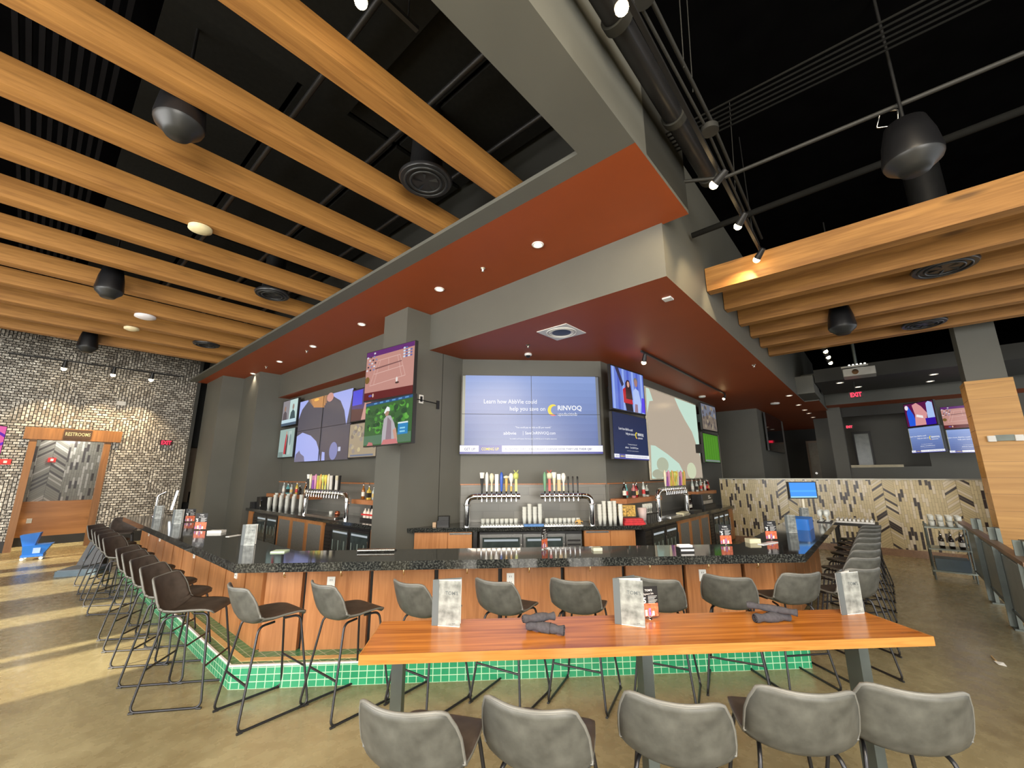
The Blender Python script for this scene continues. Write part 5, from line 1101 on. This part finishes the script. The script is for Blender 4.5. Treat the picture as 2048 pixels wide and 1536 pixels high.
# ================================================================== AROUND THE ROOM
t = thing('mop_bucket', 'bright blue mop bucket with wringer standing before the restroom doorway', 'mop bucket', (.42, 15.3, 0), radians(-10))
MB().prism([(-.2, -.16), (.16, -.16), (.16, .16), (-.2, .16)], .07, .12, BLUEP).build('bucket_base', t)
m = MB(); m.add([(-.18, -.14, .1), (.14, -.14, .1), (.14, .14, .1), (-.18, .14, .1), (-.2, -.17, .32), (.27, -.17, .34), (.27, .17, .34), (-.2, .17, .32)], [(3, 2, 1, 0), (0, 1, 5, 4), (1, 2, 6, 5), (2, 3, 7, 6), (3, 0, 4, 7), (4, 5, 6, 7)], BLUEP); m.build('bucket', t)
m = MB(); m.add([(-.2, -.12, .28), (-.02, -.12, .3), (-.02, .12, .3), (-.2, .12, .28), (-.28, -.14, .56), (.04, -.14, .6), (.04, .14, .6), (-.28, .14, .56)], [(3, 2, 1, 0), (0, 1, 5, 4), (1, 2, 6, 5), (2, 3, 7, 6), (3, 0, 4, 7), (4, 5, 6, 7)], BLUEP); m.build('wringer', t)
MB().box(-.02, .1, -.172, -.168, .15, .27, mat('faded_white_print', (.3, .45, .75), .5)).build('printed_label', t)
for a in (-.17, .13):
    for b_ in (-.13, .13): MB().tube([(a, b_-.015, .035), (a, b_+.015, .035)], .035, WHITE, 14).build('wheel', t)
t = thing('floor_mat', 'slate blue rolled service mat lying on the floor behind the left stools', 'floor mat', (1.0, 12.3, 0), radians(-30))
MB().box(-.3, .35, -.2, .35, 0, .1, SLATE, .03).build('mat_slab', t); MB().box(-.28, .33, -.18, .33, .1, .115, mat('slate_top', (.16, .2, .24), .5), .02).build('mat_surface', t)
t = thing('black_case', 'tall black padded case leaning behind the left stools', 'case', (1.22, 12.95, 0), radians(-30)); MB().add([(-.25, -.1, 0), (.2, -.1, 0), (.2, .15, 0), (-.25, .15, 0), (-.1, .05, .62), (.2, .05, .62), (.2, .2, .62), (-.1, .2, .62)], [(3, 2, 1, 0), (4, 5, 6, 7), (0, 1, 5, 4), (1, 2, 6, 5), (2, 3, 7, 6), (3, 0, 4, 7)], BLKP).build('case_body', t); MB().tube([(-.12, -.075, .15), (0, .02, .5)], .015, SLATE, 8).build('case_strap', t)
bx('counter_machine', 4.1, 18.3, 0, .9, .5, 1.0, BLK, 0, 'black cabinet in the corridor beyond the brick wall', 'cabinet'); t = thing('coffee_machine', 'dark machine standing on the cabinet in the corridor beyond the brick wall', 'machine', (4.1, 18.3, 1.0))
MB().box(-.25, .25, -.2, .2, 0, .35, BLKP).build('machine_body', t); MB().lathe([(.13, .35), (.12, .5), (.05, .58), (0, .58)], BLKP, n=16).build('machine_hopper', t); MB().tube([(-.1, -.21, .05), (-.1, -.21, .25)], .02, STEEL, 8).build('machine_lever', t)
# emergency light on the clad column
t = thing('emergency_light', 'emergency light with two white lamps on the wood-clad column', 'emergency light', (11.98, -1.82, 2.47), A90)
MB().box(-.12, .12, -.06, .02, .01, .12, RAILM).build('lamp_case', t)
for a in (-.17, .17): MB().box(a-.055, a+.055, -.09, .0, .0, .11, WHITE, .015).build('lamp_head', t)
# railing
rl = thing('railing', 'grey steel railing with wide flat posts and wooden top rail at the right edge', 'railing', (0, 0, 0))
for x in (7.0, 8.42, 9.84):
    MB().box(x-.10, x+.10, -1.03, -.99, .0, 1.2, RAILM).box(x-.13, x+.13, -1.07, -.95, 0, .02, RAILM).box(x-.012, x+.012, -1.0, -.93, .02, 1.2, RAILM).build('rail_post', rl)
MB().box(6.5, 11.75, -.99, -.9, 1.0, 1.045, HANDW).build('top_rail', rl)
for a, b_ in ((7.15, 8.28), (8.58, 9.70), (9.98, 11.1)): MB().box(a, b_, -1.01, -.985, .25, .88, RAILP).build('infill_panel', rl)
for z in (.2, .9): MB().box(7.0, 11.2, -1.01, -.98, z, z+.03, RAILM).build('cross_bar', rl)
t = thing('service_cart', 'grey three-shelf service cart beyond the railing at right', 'cart', (11.42, -.72, 0), 0)
for a in (-.22, .22):
    for b_ in (-.26, .26): MB().tube([(a, b_, 0), (a, b_, .98)], .014, RAILM, 8).build('cart_leg', t)
for z in (.14, .52, .90): MB().box(-.24, .24, -.28, .28, z, z+.025, RAILP).build('cart_shelf', t)
for i in range(4):
    for j in range(4):
        for k in range(2): glass(11.26+i*.11, -.92+j*.12, .93+k*.10, 'rocks', 'upturned glass in the rack on top of the service cart', 'glasses on the service cart')
for i in range(6): bottle(11.3+(i % 2)*.14, -.9+.13*(i//2), .545, 'dark', 'white', .8, 'dark sauce bottle on the middle shelf of the service cart', 'bottles on the service cart')
bx('black_tub', 11.42, -.72, .165, .36, .44, .2, SLATE, 0, 'dark tub on the lowest shelf of the service cart', 'tub')
t = thing('service_table', 'small dark table carrying white cutlery near the tiled half wall', 'table', (10.95, .55, 0))
MB().box(-.3, .3, -.35, .35, .9, .95, BLK).build('table_top', t)
for a in (-.26, .26):
    for b_ in (-.3, .3): MB().box(a-.02, a+.02, b_-.02, b_+.02, 0, .9, BLK).build('leg', t)
t = thing('cutlery_tray', 'shallow tray of white cutlery rolls on the small dark table', 'tray', (10.95, .55, .95)); MB().box(-.25, .25, -.3, .3, 0, .03, WHITE).build('tray_pan', t)
for k in range(9): MB().tube([(-.2, -.26+k*.065, .05), (.2, -.26+k*.065, .05)], .022, PAPER, 8).build('cutlery_roll', t)
t = thing('glass_caddy', 'wire caddy of upturned stem glasses at the right end of the bar', 'caddy', (9.35, .88, 1.07))
MB().box(-.2, .2, -.1, .1, 0, .015, BLK).build('caddy_base', t)
for k in range(4):
    for j in range(2): glass(9.22+k*.09, .84+j*.09, 1.085, 'wine', 'stem glass in the wire caddy at the right end of the bar', 'stem glasses at the right bar end')
for i in range(5): bottle(13.0-.12*i, .9+.1*i, 0, 'clear', 'white', 1, '', '') if False else None
t = thing('paper_scrap', 'small white paper scrap lying on the floor at the right edge', 'paper', (6.8, -.62, 0), .4); MB().add([(-.06, -.02, .002), (0, -.03, .02), (.07, -.01, .002), (.05, .02, .012), (-.03, .03, .004)], [(0, 1, 4), (1, 2, 3), (1, 3, 4)], PAPER).build('scrap', t); MB().tube([(.05, 0, .008), (.2, -.05, .008)], .008, TC['tan'], 6).build('straw', t)
